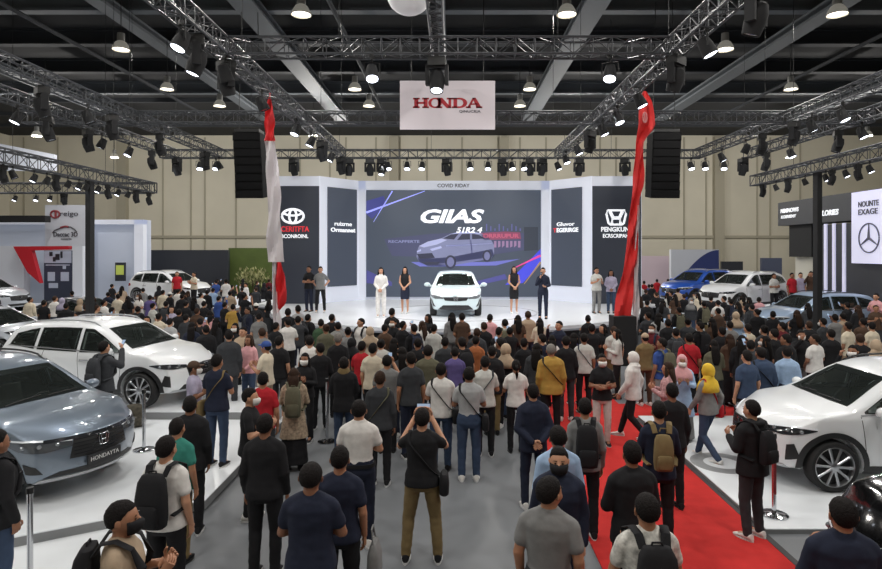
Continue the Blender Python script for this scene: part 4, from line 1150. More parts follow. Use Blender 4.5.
q = MB(); q.box((at(120, 36.3), 36.29, zat(270, 36.3)), (at(123.8, 36.3) - at(116.3, 36.3), .05, zat(265, 36.3) - zat(274.5, 36.3))); q.build('lime_picture', mat('lime', (182, 196, 92), .5, emit=.2), pp, False)
bn = MB(); Yq = 34.0
bn.plate([(at(-40, Yq), zat(171, Yq)), (at(57, Yq), zat(171, Yq)), (at(57, Yq), zat(155, Yq)), (at(-40, Yq), zat(136, Yq))], (0, Yq, 0), (1, 0, 0), (0, 0, 1), .25); tag(bn.build('hanging_sign', LIGHTP, None, False), 'pale hanging header sign behind the left lighting truss', 'sign')
panel('dark_partition', 147.5, 228, 250, 300, 39, .3, DARKP, 'charcoal partition wall behind the left crowd', 'wall', 0)
gw = panel('green_partition', 228.5, 272, 248, 300, 40, .3, mat('green_wall', (82, 98, 44), .7, var=.15, scale=1.2, emit=.05), 'green partition wall left of the red and white flag', 'wall', 0)
# potted bush before the green wall
bs_ = empty('potted_bush', (at(252, 39), 39, 0), 0, 'pale bushy plant in front of the green wall', 'plant')
q = MB(); q.lathe([(.3, 0), (.42, .7), (.40, .72), (.3, .1)], 20); q.build('pot', BLACKM, bs_)
q = MB(); rnd = random.Random(3)
for i in range(260):
    a, c, r_ = rnd.uniform(0, 2 * PI), rnd.uniform(-1, 1), rnd.uniform(.35, 1)
    p = Vector((math.cos(a) * math.sqrt(1 - c * c) * 1.15 * r_, math.sin(a) * math.sqrt(1 - c * c) * .8 * r_, 1.75 + c * .72 * r_)); M = Matrix.Rotation(rnd.uniform(0, 6), 3, 'Z') @ Matrix.Rotation(rnd.uniform(-1, 1), 3, 'X')
    q.add([p + M @ Vector(v) for v in ((-.06, 0, 0), (0, .012, .14), (.06, 0, 0), (0, -.012, -.14))], [(0, 1, 2), (0, 2, 3)])
q.build('foliage', mat('leaf_pale', (150, 150, 104), .8, var=.25, scale=3), bs_)
q = MB(); q.tube([(0, 0, .6), (.05, 0, 1.2), (0, 0, 1.8)], [.05, .04, .02], 8); q.build('stem', mat('bark', (80, 66, 50), .9), bs_)
# right side far panels
wp = panel('pale_partition', 671, 719, 249.5, 292, 40, .3, WHITEP, 'white partition wall with a blue curve behind the blue car', 'wall', 0)
q = MB(); C_ = []
for i in range(17):
    t = i / 16; C_.append((at(671.5 + 47 * t, 40), zat(291 - 41 * math.sin(t * PI / 2), 40)))
q.plate([(at(719, 40), zat(291, 40))] + [(a, c) for a, c in C_[::-1]], (0, 39.985, 0), (1, 0, 0), (0, 0, 1), .03); q.build('blue_curve', mat('booth_navy_blue', (44, 56, 108), .5, emit=.1), wp, False)
panel('low_pink_partition', 641, 669, 256, 280, 42, .3, mat('pale_pink', (196, 178, 186), .6, emit=.08), 'low pale pink partition right of the red banner', 'wall', 0)
panel('dark_display', 722, 743, 261.5, 270, 48, .3, DARKP, 'dark display panel on far wall left of two', 'panel', zat(274, 48))
panel('dark_display', 762, 782, 258, 272, 47, .3, mat('display_slate', (74, 80, 100), .5, emit=.08), 'slate display panel on far wall right of two', 'panel', zat(276, 47))

# right booth along X = 16
XB = 16.0
def yb(px): return XB * F / (px - CX)
SLATE = mat('booth_charcoal', (48, 51, 60), .55)
hd_ = MB(); hd_.box((XB + .6, (20 + yb(778)) / 2, (zat(203, yb(778)) + zat(226, yb(778))) / 2), (1.2, yb(778) - 20, zat(203, yb(778)) - zat(226, yb(778)))); hd_ = hd_.build('booth_header', mat('booth_header_grey', (62, 64, 70), .6), None, False); tag(hd_, 'dark overhanging header of the right booth with white lettering', 'wall')
def wtext(t, px0, px1, py, h, m, parent, name='lettering', **k):
    """text on the X = XB plane reading towards the camera"""
    ya, yc = yb(px0), yb(px1)
    return text(t, (XB - .02 - k.pop('dx', 0), (ya + yc) / 2, zat(py, (ya + yc) / 2)), ya - yc, h, m, parent, ry=-PI / 2, name=name, **k)
wtext('NIMINOWS', 781, 799, 210.2, .20, TXW, hd_, bold=.03, shear=.1); wtext('KOSIVIENY', 781.5, 796.5, 216.5, .15, TXW, hd_, bold=.02, shear=.1)
wtext('LORIES', 822.5, 839, 212.5, .24, TXW, hd_, bold=.03, shear=.15); wtext('E', 814.5, 817, 213.5, .26, TXR, hd_, bold=.03)
wl = MB(); wl.box((XB + .45, (20 + yb(813)) / 2, 2.3), (.8, yb(813) - 20, 4.55)); wl = wl.build('booth_wall', SLATE, None, False); tag(wl, 'charcoal right booth wall with three lit vertical strips', 'wall')
for a, c, y0, y1 in ((824, 826.4, 224, 300), (832.3, 834.7, 223.5, 300), (842.3, 844.9, 223, 300)):
    ya, yc = yb(a), yb(c); q = MB(); q.box((XB + .03, (ya + yc) / 2, (zat(y0, ya) + 1.2) / 2), (.08, ya - yc, zat(y0, ya) - 1.2)); q.build('light_strip', mx('strip_glow', (200, 200, 226), .5), wl, False)
q = MB(); q.box((XB + .8, (yb(812) + yb(785)) / 2, 1.6), (.6, yb(785) - yb(812), 3.1)); tag(q.build('booth_wall', mat('booth_cream', (202, 200, 188), .6), None, False), 'cream lower wall of the right booth beside dark wall', 'wall')
q = MB(); q.box((XB + .55, (yb(807) + yb(785)) / 2, 3.95), (.7, yb(785) - yb(807), 1.55)); tag(q.build('opening_panel', BLACKM, None, False), 'black panel standing for the opening under the right booth header', 'screen')  # black panel put in for the darkness of the opening
ya, yc = yb(856), 20.6
ms = MB(); ms.box((XB - .10, (ya + yc) / 2, (5.75 + 2.97) / 2), (.16, ya - yc, 5.75 - 2.97)); ms = ms.build('lit_sign', mx('sign_lilac', (206, 206, 230), .55), None, False); tag(ms, 'pale lilac lit sign with a three-pointed star emblem', 'sign')
wtext('NOUNTE', 863.5, 884, 203.5, .22, TXD, ms, bold=.01, dx=.18); wtext('EXAGE', 863.5, 883, 211.5, .22, TXD, ms, bold=.01, dx=.18)
EMD = mat('emblem_grey', (92, 94, 108), .4); yc2 = yb(874); zc2 = zat(238, yc2); e = MB(); rr_ = .55
e.tube([(XB - .2, yc2 + math.cos(2 * PI * i / 40) * rr_, zc2 + math.sin(2 * PI * i / 40) * rr_) for i in range(41)], .028, 6, cap=False)
for a in (90, 210, 330): e.tube([(XB - .2, yc2, zc2), (XB - .2, yc2 + math.cos(R(a)) * rr_, zc2 + math.sin(R(a)) * rr_)], [.055, .014], 6)
e.build('emblem', EMD, ms)

# ------------------------------------------------------------------ rigging
def truss(A, B, label, s=.34, group=None):
    A, B = Vector(A), Vector(B); d = B - A; L = d.length; t = d / L
    side = Vector((0, 0, 1)).cross(t).normalized() * (s / 2); up = Vector((0, 0, s / 2))
    cs = [side + up, -side + up, -side - up, side - up]
    b = MB()
    for c in cs: b.tube([A + c, B + c], .026, 6)
    for e0 in (A, B):
        for i in range(4): b.tube([e0 + cs[i], e0 + cs[(i + 1) % 4]], .02, 5)
    o = b.build('lighting_truss', STEEL); tag(o, label, 'truss', group)
    n = max(2, int(L / (s * 1.15))); b = MB()
    for i in range(n):
        p, q = A + d * (i / n), A + d * ((i + 1) / n); m_ = (p + q) / 2
        for c0, c1 in ((0, 1), (3, 2), (0, 3), (1, 2)):
            a_, b_ = (c0, c1) if i % 2 else (c1, c0)
            b.tube([p + cs[a_], q + cs[b_]], .012, 4, cap=False)
            b.tube([q + cs[c0], q + cs[c1]], .012, 4, cap=False)
    b.build('lacing', STEEL, o)
    k = max(2, int(L / 6)); b = MB()
    for i in range(k):
        p = A + d * ((i + .5) / k); b.tube([p + up, (p.x, p.y, 13.5)], .008, 4, cap=False)
    b.build('hanging_cable', BLACK, o)
    return o
ZT = 7.65
truss((-12.6, 26, ZT), (10.8, 26, ZT), 'long horizontal truss above the stage backdrop')
truss((-4.75, 9.5, ZT), (-4.75, 25.8, ZT), 'lighting truss running to the stage left of the banner')
truss((4.6, 8.4, ZT), (4.6, 25.8, ZT), 'lighting truss running to the stage right of the banner')
truss((-4.6, 12.4, ZT), (4.45, 12.4, ZT), 'nearest cross truss above the banner')
truss((-13.5, 18.9, ZT), (13.2, 18.9, ZT), 'cross truss passing behind the banner')
truss((-10.0, 9, ZT), (-10.0, 26, ZT), 'upper lighting truss over the left cars')
truss((-12.0, 12, ZT), (-12.0, 26, ZT), 'second lighting truss over the left cars')
truss((10.6, 9, ZT), (10.6, 26, ZT), 'upper lighting truss over the right cars')
truss((12.8, 12, ZT), (12.8, 26, ZT), 'second lighting truss over the right cars')
truss((-10.5, 11.5, 5.65), (-10.5, 21, 5.65), 'low lighting truss held by the left black post')
truss((-10.5, 21, 5.65), (-17, 21, 5.65), 'low cross truss behind the left black post')
truss((10.6, 11.5, 5.9), (10.6, 21, 5.9), 'low lighting truss held by the right black post')
truss((-.35, 8, ZT + .9), (-.35, 17.4, ZT + .9), 'narrow truss running to the top of the banner', .3)
truss((-7.6, 9, ZT), (-4.9, 9, ZT), 'short cross truss at top left corner')
for px, Y, zt_, lb in ((90, 17.4, 5.48, 'tall black truss post among the left cars'), (817.5, 17.4, 5.73, 'tall black truss post before the right booth')):
    X = -10.5 if px < 400 else 10.6
    p = empty('truss_post', (X, Y, 0), 0, lb, 'post'); b = MB(); b.box((0, 0, zt_ / 2), (.14, .22, zt_)); b.build('post', BLACKM, p, False)
    b = MB(); b.box((0, 0, .03), (.9, .9, .06)); b.build('base_plate', BLACKM, p, False)
ARRAY = mat('speaker_black', (15, 15, 17), .8, spec=.2)
def line_array(px0, px1, Y, lean, label):
    X = at((px0 + px1) / 2, Y); w = at(px1, Y) - at(px0, Y)
    root = empty('line_array_speaker', (X, Y, 0), 0, label, 'loudspeaker')
    zt_, zb4 = zat(134, Y), zat(198, Y); n = 8; h = (zt_ - zb4) / n
    for i in range(n):
        a = R(1 + i * 1.2); yy = -.010 * i * i * .4
        M = Matrix.Rotation(a, 3, 'X'); b = MB()
        b.box((lean * i / n, yy, zt_ - h * (i + .5)), (w, .75, h * .985), M); o = b.build('speaker_cabinet', ARRAY, root, False)
        g = MB(); p = M @ Vector((0, -.385, 0)); g.box((lean * i / n, yy + p.y, zt_ - h * (i + .5) + p.z), (w * .94, .03, h * .8), M); g.build('front_grille', ARRAY, o, False)
    b = MB(); b.box((0, 0, zt_ + .08), (w * .9, .7, .12))
    for s in (-1, 1): b.tube([(s * w * .4, 0, zt_ + .1), (s * w * .3, 0, 13.4)], .015, 5)
    b.build('flying_frame', BLACK, root)
line_array(236, 263, 24, .20, 'black line array speaker hanging behind the red and white flag')
line_array(650, 678, 24, -.16, 'black line array speaker hanging behind the red banner')

# spotlights: one of each kind, then copies
def make_par(lit):
    r = empty('spotlight', (0, 0, 0))
    b = MB(); b.box((0, 0, -.03), (.09, .07, .09)); b.tube([(0, 0, -.07), (0, 0, -.13)], .02, 6); b.build('clamp', BLACK, r, False)
    b = MB()
    for s in (1, -1): b.tube([(0, 0, -.13), (s * .16, 0, -.14), (s * .165, 0, -.36)], .014, 6)
    b.build('yoke', BLACK, r)
    M = Matrix.Rotation(R(25), 3, 'X'); b = MB(); b.lathe([(.05, .20), (.10, .18), (.125, .05), (.145, -.16), (.135, -.16), (.11, -.13), (.02, -.12)], 20, M, (0, 0, -.36)); b.build('lamp_body', BLACKM, r)
    b = MB(); b.lathe([(.002, -.135), (.125, -.135), (.125, -.145), (.002, -.150)], 20, M, (0, 0, -.36)); b.build('lens', LENS if lit else LENSOFF, r)
    return r
def make_head(lit):
    r = empty('moving_head_light', (0, 0, 0))
    b = MB(); b.box((0, 0, -.13), (.36, .26, .18)); b.box((0, 0, -.02), (.10, .08, .10)); b.build('base', BLACK, r, False)
    b = MB()
    for s in (1, -1): b.box((s * .20, 0, -.40), (.07, .15, .40))
    b.box((0, 0, -.24), (.44, .15, .06)); b.build('yoke', BLACKM, r, False)
    M = Matrix.Rotation(R(20), 3, 'X'); b = MB(); b.lathe([(.03, .26), (.11, .22), (.155, .08), (.16, -.06), (.135, -.24), (.12, -.24), (.11, -.21), (.01, -.20)], 20, M, (0, 0, -.52)); b.build('lamp_head', BLACKM, r)
    b = MB(); b.lathe([(.002, -.215), (.115, -.215), (.115, -.225), (.002, -.24)], 20, M, (0, 0, -.52)); b.build('lens', LENS if lit else LENSOFF, r)
    return r
PROTO = {}
ORD = 'first second third fourth fifth sixth seventh eighth ninth tenth eleventh twelfth thirteenth fourteenth fifteenth sixteenth seventeenth eighteenth nineteenth twentieth twenty-first twenty-second'.split()
def fixture(kind, lit, loc, rz, label, group, sc_=1.0):
    k = (kind, lit)
    if k not in PROTO: PROTO[k] = o = (make_par if kind == 'p' else make_head)(lit)
    else: o = copy_tree(PROTO[k])
    o.location = loc; o.rotation_euler = (0, 0, rz + (PI if lit else 0)); o.scale = (sc_, sc_, sc_); tag(o, label, 'spotlight', group)
    return o
def along_x(spec, Y, Z, where, group, sc_=1.0):
    """spec: list of (px, kind+lit)"""
    for i, (px, k) in enumerate(spec):
        nm = 'moving head light' if k[0] == 'm' else 'spotlight'
        fixture(k[0], k[1] == '1', (at(px, Y), Y, Z), (i * .7) % 1 - .5, '%s %s, %s from left under the %s' % ('lit' if k[1] == '1' else 'unlit black', nm, ORD[i], where), group, sc_)
def along_y(spec, X, Z, where, group, sc_=1.0):
    """spec: (py of the fixture, kind+lit) on a truss running away from the camera at X"""
    for i, (px, k) in enumerate(spec):
        Y = X * F / (px - CX); nm = 'moving head light' if k[0] == 'm' else 'spotlight'
        fixture(k[0], k[1] == '1', (X, Y, Z), (-1.2 if X < 0 else 1.2) * (0.6 + .4 * (i % 2)), '%s %s, %s along the %s' % ('lit' if k[1] == '1' else 'unlit black', nm, ORD[i], where), group, sc_)
along_x([(177, 'm0'), (200, 'p1'), (216, 'p1'), (294, 'm0'), (349, 'm0'), (370, 'm0'), (382, 'm1'), (388, 'p1'), (407, 'p1'), (422, 'p1'), (447, 'm0'), (470, 'p1'), (488, 'p1'), (503, 'm0'), (512, 'p1'), (524, 'p1'), (530, 'm0'), (542, 'm0'), (579, 'm0')], 26, ZT - .17, 'long truss over the backdrop', 'fixtures under the backdrop truss')
along_x([(625, 'm0'), (691, 'p1'), (705, 'p1'), (724, 'p1'), (743, 'm0')], 25.95, ZT - .17, 'backdrop truss past red banner', 'fixtures at the right end of backdrop truss')
along_y([(181, 'p1'), (197, 'm1'), (226, 'm0'), (262, 'p0'), (296, 'p1'), (311, 'p1'), (322, 'm0'), (331, 'p1'), (341, 'm0')], -4.75, ZT - .17, 'truss left of the banner', 'fixtures along the left stage truss')
along_y([(756, 'm0'), (707, 'p1'), (676, 'm0'), (640, 'p1'), (618, 'p1'), (603, 'p1'), (590, 'm0'), (578, 'p1'), (566, 'p1'), (558, 'p1')], 4.6, ZT - .17, 'truss right of the banner', 'fixtures along the right stage truss')
along_y([(42, 'm0'), (88, 'p0'), (112, 'm0'), (160, 'm0'), (205, 'm0'), (219, 'p0')], -10.0, ZT - .17, 'upper truss over the left cars', 'fixtures along the upper left truss')
along_y([(17, 'p1'), (48, 'm0'), (88, 'm0'), (102, 'p1'), (129, 'p1'), (152, 'm0')], -12.0, ZT - .17, 'second truss over the left cars', 'fixtures along the second left truss')
along_y([(843, 'p1'), (812, 'p1'), (794, 'm0'), (762, 'm0'), (746, 'p0'), (722, 'p1')], 10.6, ZT - .17, 'upper truss over the right cars', 'fixtures along the upper right truss')
along_y([(862, 'p1'), (838, 'm0'), (791, 'p1'), (766, 'm0')], 12.8, ZT - .17, 'second truss over the right cars', 'fixtures along the second right truss')
along_y([(3, 'm0'), (13, 'p0'), (34, 'p1'), (47, 'p1'), (56, 'm0'), (68, 'p1'), (79, 'p1'), (86, 'p1'), (98, 'p1'), (108, 'm0'), (118, 'p1'), (128, 'p1'), (136, 'm0'), (149, 'm0')], -10.5, 5.48, 'low truss by the left black post', 'fixtures along the low left truss', .58)
along_y([(870, 'p1'), (858, 'm1'), (846, 'p1'), (832, 'm0'), (826, 'p1'), (805, 'p1'), (788, 'm0'), (776, 'p1'), (763, 'm0')], 10.6, 5.73, 'low truss by the right black post', 'fixtures along the low right truss', .58)
along_x([(15, 'p1'), (36, 'p1'), (50, 'p1'), (64, 'm0')], 21, 5.48, 'low cross truss by left post', 'fixtures under the low left cross truss', .55)
along_x([(225, 'p0'), (372, 'p1'), (437, 'm1'), (610, 'p1')], 12.4, ZT - .17, 'nearest cross truss', 'fixtures under the nearest cross truss')

# flags
def ribbon(rows, th=.012):
    """rows: list of (px_left, px_right, py, Y) -> rippled cloth with a thickness"""
    b = MB(); n = 9; A, Bk = [], []
    for k, (a, c, py, Y) in enumerate(rows):
        for i in range(n):
            t = i / (n - 1); px_ = a + (c - a) * t
            w = .06 * math.sin(t * 9 + k * .55) + .04 * math.sin(k * .9 + t * 4)
            y = Y + w; p = Vector((at(px_, Y), y, zat(py, Y))); A.append(p); Bk.append(p + Vector((0, th, 0)))
    m = len(rows); fs = []; N = len(A)
    for k in range(m - 1):
        for i in range(n - 1):
            q = (k * n + i, k * n + i + 1, (k + 1) * n + i + 1, (k + 1) * n + i); fs += [q, tuple(x + N for x in q[::-1])]
    bd_ = [i for i in range(n)] + [k * n + n - 1 for k in range(1, m)] + [(m - 1) * n + i for i in range(n - 2, -1, -1)] + [k * n for k in range(m - 2, 0, -1)]
    for p, q in zip(bd_, bd_[1:] + bd_[:1]): fs.append((p, q, q + N, p + N))
    b.add(A + Bk, fs); return b
def rows(keys, n=18):
    ys = [k[2] for k in keys]; out = []
    for i in range(n + 1):
        y = ys[0] + (ys[-1] - ys[0]) * i / n
        out.append((float(np.interp(y, ys, [k[0] for k in keys])), float(np.interp(y, ys, [k[1] for k in keys])), y, 16.0))
    return out
FR = mat('flag_red', (206, 34, 40), .7, var=.06, scale=3); FW = mat('flag_white', (214, 208, 212), .75, var=.04, scale=3); FR2 = mat('flag_scarlet', (212, 44, 44), .7, var=.08, scale=3)
fl = empty('flag', (at(283, 16), 16, 0), 0, 'tall red and white flag on a pole left of the stage', 'flag')
def child(b, name, m):
    o = b.build(name, m, fl); o.matrix_parent_inverse = Matrix.Translation(fl.location).inverted(); return o
child(ribbon(rows([(269, 270.5, 93), (265.5, 273, 110), (264.5, 274.5, 125), (264.5, 275, 141)])), 'red_cloth', FR)
child(ribbon(rows([(264.5, 275, 141), (266, 279, 170), (268, 280.5, 200), (267, 281, 230), (267.5, 284, 262)], 24)), 'white_cloth', FW)
child(ribbon(rows([(274.5, 281, 262), (275, 285, 275), (276.5, 286.5, 292), (276, 285, 304), (275.5, 277.5, 313)], 14)), 'red_cloth', FR)
child(ribbon(rows([(272, 276.5, 262), (273, 277, 285), (273, 277.5, 305), (273, 281, 318), (275.5, 280, 334), (277.5, 279, 345)], 14)), 'white_cloth', FW)
b = MB(); b.tube([(at(279.5, 16.15), 16.15, 0), (at(275, 16.15), 16.15, zat(200, 16)), (at(269.5, 16.15), 16.15, zat(92.5, 16))], [.03, .025, .012], 8); child(b, 'pole', FW)
b = MB(); b.lathe([(.02, 0), (.3, 0), (.3, .05), (.05, .09), (.04, .3), (.02, .3)], 20, None, (at(279.5, 16.15), 16.15, 0)); child(b, 'base', BLACK)
fl = empty('flag', (at(622, 16), 16, 0), 0, 'tall scarlet feather banner with black foot right of the stage', 'flag')
child(ribbon(rows([(643.5, 646, 91), (640.5, 651, 101), (639, 654.5, 115), (638, 655, 127), (636.8, 650, 134), (636, 644.5, 139), (634.5, 643.5, 165), (633.3, 643.5, 186), (630.5, 640, 200), (629, 639.5, 222), (627, 637, 245), (624.5, 637, 262), (620, 634, 282), (616.5, 632, 300), (614, 631, 316)], 40)), 'red_cloth', FR2)
child(ribbon(rows([(636, 639, 205), (634.5, 638.5, 250), (634, 639, 275), (633.5, 638.5, 300), (634, 637, 338)], 20)), 'white_cloth', FW)
e = MB(); e.tube([(at(645.5 + 2.0 * math.cos(a), 15.8), 15.85, zat(117 + 5.2 * math.sin(a), 15.8)) for a in [2 * PI * i / 16 for i in range(17)]], .018, 5, cap=False); e.tube([(at(645, 15.8), 15.85, zat(112, 15.8)), (at(646, 15.8), 15.85, zat(122, 15.8))], .018, 5); child(e, 'emblem', mat('flag_emblem', (222, 150, 150), .7))
b = MB(); b.tube([(at(634.5, 16.2), 16.2, 0), (at(635.5, 16.2), 16.2, zat(220, 16)), (at(645, 16.2), 16.2, zat(90.5, 16))], [.03, .025, .012], 8); child(b, 'pole', FW)
b = MB(); b.box((at(622.5, 16), 16, zat(328, 16) - .32), (.60, .5, 1.28 + zat(316, 16) - zat(328, 16) - .3)); child(b, 'base_box', BLACKM)

# high-bay lamps in a grid
def make_bay():
    r = empty('high_bay_lamp', (0, 0, 0))
    b = MB(); b.tube([(0, 0, .55), (0, 0, 2.3)], .015, 6); b.build('hanging_rod', BLACK, r)
    b = MB(); b.lathe([(.02, .55), (.13, .54), (.14, .28), (.10, .22), (.02, .22)], 20); b.build('ballast', mat('ballast_grey', (136, 136, 132), .5), r)
    b = MB(); b.lathe([(.10, .26), (.19, .20), (.28, .05), (.31, -.08), (.30, -.08), (.26, .05), (.17, .19), (.09, .24)], 24, hollow=True); b.build('reflector', mat('reflector', (196, 192, 180), .3, metal=.5, emit=.25), r)
    b = MB(); b.lathe([(.002, -.02), (.27, -.02), (.27, -.035), (.002, -.09)], 24); b.build('diffuser', LAMP, r)
    L = bpy.data.lights.new('lamp_light', 'AREA'); L.shape = 'DISK'; L.size = .6; L.energy = BAYW; L.color = (1.0, .965, .91)
    o = bpy.data.objects.new('lamp_light', L); COL.objects.link(o); o.parent = r; o.location = (0, 0, -.12)
    return r

bay = None; FARL = None; ZL = 11.0
BAYS = [(-2, (-6, 6)), (3.5, (-10, -3.5, 3.5, 10)), (9, (-14.5, -8, 0, 8, 14.5)), (14.5, (-19, -11, -4.4, 3.6, 11, 19)), (19, (-20.5, -4.77, 3.63, 12.2)), (22.3, (-28, -12.3, 10.15, 20)), (27.8, (-13.2, -4.5, 3.6, 15.7, 23)), (31, (-21, -12.0, -4.29, 3.51)), (39, (-27, -9, 9, 27)), (48, (-27, -9, 9, 27))]
for i, (Y, xs) in enumerate(BAYS):
    for j, X in enumerate(xs):
        r = bay = make_bay() if bay is None else copy_tree(bay)
        r.location = (X, Y, ZL)
        if Y > 36:
            for ch in r.children:
                if ch.type == 'LIGHT':
                    FARL = FARL or bpy.data.lights.new('lamp_light_far', 'POINT'); FARL.energy = FARW; FARL.shadow_soft_size = .3; FARL.color = (1.0, .965, .91)
                    ch.data = FARL; ch.location = (0, 0, -.45)
        tag(r, 'glowing high bay lamp, %s from left in the %s ceiling row' % (ORD[j], ORD[i]), 'lamp', 'high bay lamps')
# stanchions
def stanchion(px, pyb, z, label, H=1.0, belt=False):
    Y = F * (CZ - z) / (pyb - CY); r = empty('stanchion', (at(px, Y), Y, z), 0, label, 'post')
    b = MB(); b.tube([(0, 0, .02), (0, 0, H - .05)], .028, 12); b.build('pole', CHROME, r)
    b = MB(); b.lathe([(.002, 0), (.17, 0), (.17, .015), (.05, .04), (.002, .04)], 24); b.build('base', CHROME, r)
    b = MB(); b.lathe([(.002, H - .06), (.034, H - .06), (.034, H), (.002, H + .005)], 16); b.build('cap', BLACK, r)
    if belt: b = MB(); b.box((0, -.029, .55), (.03, .006, .55)); b.build('red_band', mat('belt_red', (120, 40, 46), .6), r, False)
stanchion(144, 450, .15, 'chrome queue post between the grey and the white car')
stanchion(774, 515, .06, 'chrome queue post with a red band before the right white car', 1.05, True)
stanchion(30, 585, .03, 'chrome queue post beside the man at lower left edge', 1.0)
stanchion(327, 442, 0, 'slim chrome post standing in the middle of the crowd', 1.15)
# ------------------------------------------------------------------ cars in their places
def paint(name, c, metal=0.0, rough=.28): return mat(name, c, rough, metal=metal, coat=1.0)
PW = paint('paint_white', (224, 227, 230)); PG = paint('paint_grey', (112, 124, 138), .45, .32); PK = mat('paint_black', (8, 8, 9), .10, spec=.35, coat=.5); PS = paint('paint_pearl', (206, 222, 226)); PB = paint('paint_blue', (38, 84, 178), .3); PLB = paint('paint_silver_blue', (158, 178, 204), .3); PD = paint('paint_graphite', (58, 60, 66), .3); PLS = paint('paint_pale_silver', (196, 202, 210), .3)
def car(kind, style, p, x, y, z, hd, label, cat='car', w=10, group=None):
    CARS.append((x, y, R(hd)))
    return build_car(kind, style, p, (x, y, z), R(hd), label, cat, group, w)
car('suv', 'left', PW, -7.41, 13.10, .30, -11, 'white sport utility car in profile on the left, pointing right')
car('suv', 'grey', PG, -6.93, 9.06, .15, -20, 'blue grey sport utility car at lower left with lettered number plate', w=10)
car('suv', 'right', PW, 6.72, 9.30, .06, 180, 'white sport utility car at right, pointing left past the red carpet')
car('suv', 'black', PK, 5.90, 5.78, 0, 193, 'glossy black car at lower right corner with its bonnet showing')
car('sedan', 'stage', PS, .13, 22.75, SZ, -90, 'pearl white car on the stage facing the crowd').scale = (1, 1.02, 1.04)
car('suv', 'left', PW, 13.1, 27.0, .85, 207, 'white family car on the high booth platform at right')
car('suv', 'left', PB, 12.3, 29.9, .85, 210, 'blue car behind the white family car at right')
car('suv', 'right', PLB, 13.0, 21.6, .30, 188, 'silver blue car side on in the crowd at right')
car('suv', 'left', PW, -14.6, 31.2, .75, -20, 'white hatchback on the high booth platform at left')
car('sedan', 'left', PD, -15.8, 25.6, 0, -12, 'dark saloon car in the crowd left of the white hatchback')
car('sedan', 'left', PLS, -14.0, 17.9, .30, -8, 'pale silver car directly behind the left white car')
car('sedan', 'left', PLS, -19.2, 23.8, .1, -10, 'pale silver car, second of three at far left')
car('suv', 'left', PLS, -22.4, 28.6, .55, -12, 'silver car under the slanted red arch at far left')

# ------------------------------------------------------------------ people that can be told apart
# px, y of the head's top | height, pose, turn of the body | top:style bottom:style hair | extras | label
P = []
def pp(px, yt, H, pose, rot, top, bot, hair, label, ext='', z=0.0, w=1.0, turn=0, skin=None, shoe=None, Y=None, things=()):
    if Y is None: x, y, h = place(px, yt, H, H - .13, H + .13, z)
    else: x, y, h = at(px, Y), Y, H; PEOPLE.append((x, y, h))
    t, ts = top.split(':'); b_, bs = bot.split(':'); hs, _, hc = hair.partition('/')
    o = person(x, y, z, h, pose, rot, t, ts, b_, bs, hs, hc or 'k', label, None, skin, ext, w, turn, shoe)
    for th in things:
        k = th[0]
        if k == 'pack': backpack(o, *th[1:])
        if k == 'cross': crossbody(o, *th[1:])
        if k == 'hand': handbag(o, *th[1:])
        if k == 'phone': phone(o, th[1], pose)
    return o
# nearest people
pp(122, 501, 1.70, 'hold', -75, 'beige:t', 'charcoal:p', 's', 'man in beige shirt and black mask looking right, lower left corner', 'mask:black', w=1.05, things=[('pack', 'black backpack of the masked man at lower left corner')])
pp(-3, 430, 1.72, 'stand', -25, 'black:j', 'denim:p', 's', 'person in black jacket cut off by the left edge of frame', things=[('pack', 'dark backpack on the person at the left edge')])
pp(166, 436, 1.70, 'stand', -6, 'white:t', 'black:p', 's', 'man in white t-shirt carrying a large black backpack', w=1.06, things=[('pack', 'large black backpack on the man in white t-shirt at left')])
pp(177, 418, 1.60, 'stand', -5, 'teal:t', 'khaki:p', 's', 'person in teal shirt just behind the white t-shirt backpack man')
pp(190, 396, 1.68, 'stand', 12, 'black:j', 'black:p', 's', 'person in black jacket behind the teal shirt person')
pp(104, 341, 1.68, 'filmone', -20, 'charcoal:j', 'black:p', 's', 'man in charcoal jacket photographing before the left white car', z=.15, things=[('pack', 'dark backpack on the man photographing the left white car', 'charcoal'), ('phone', 'phone raised by the man before the left white car')])
pp(217, 354, 1.72, 'hold', -8, 'navy:t', 'denim:p', 's', 'man in navy shirt and jeans standing on the left platform edge', z=.15, things=[('cross', 'tan strap bag of the navy shirt man by left platform', 'khaki', -1)])
pp(194, 361, 1.62, 'hold', -70, 'lilac:t', 'beige:p', 'cap:brown', 'person in lilac shirt and brown cap beside the white car nose', 'mask:white', z=.15)
pp(250, 388, 1.68, 'hold', -80, 'black:t', 'black:p', 's', 'man in black t-shirt and white mask turned right, left of centre', 'mask:white')
pp(263, 372, 1.66, 'stand', 10, 'red:t', 'charcoal:p', 's', 'person in red top behind the white-masked man in black')
pp(265, 414, 1.72, 'stand', 0, 'black:l', 'black:p', 's', 'man all in black seen from behind, left of centre on grey floor', w=1.05, shoe='black')
pp(279, 336, 1.72, 'stand', -8, 'black:t', 'charcoal:s', 's', 'man in black t-shirt and grey shorts beside the blue-capped person')
pp(266, 341, 1.64, 'hold', 75, 'cream:t', 'beige:p', 'cap:blue', 'person in cream shirt and blue cap turned left')
pp(249, 335, 1.62, 'clasp', 160, 'pink:l', 'denim:p', 'l/n', 'long haired woman in pink top facing the blue-capped person')
pp(229, 330, 1.72, 'stand', 20, 'charcoal:j', 'charcoal:p', 's', 'man in charcoal jacket by the nose of the left white car')
pp(294, 368, 1.60, 'hold', 10, 'beigefloral:d', 'black:k', 'l/n', 'woman in long beige patterned top and black skirt from behind', things=[('pack', 'dark patterned backpack on the beige top woman', 'olive')])
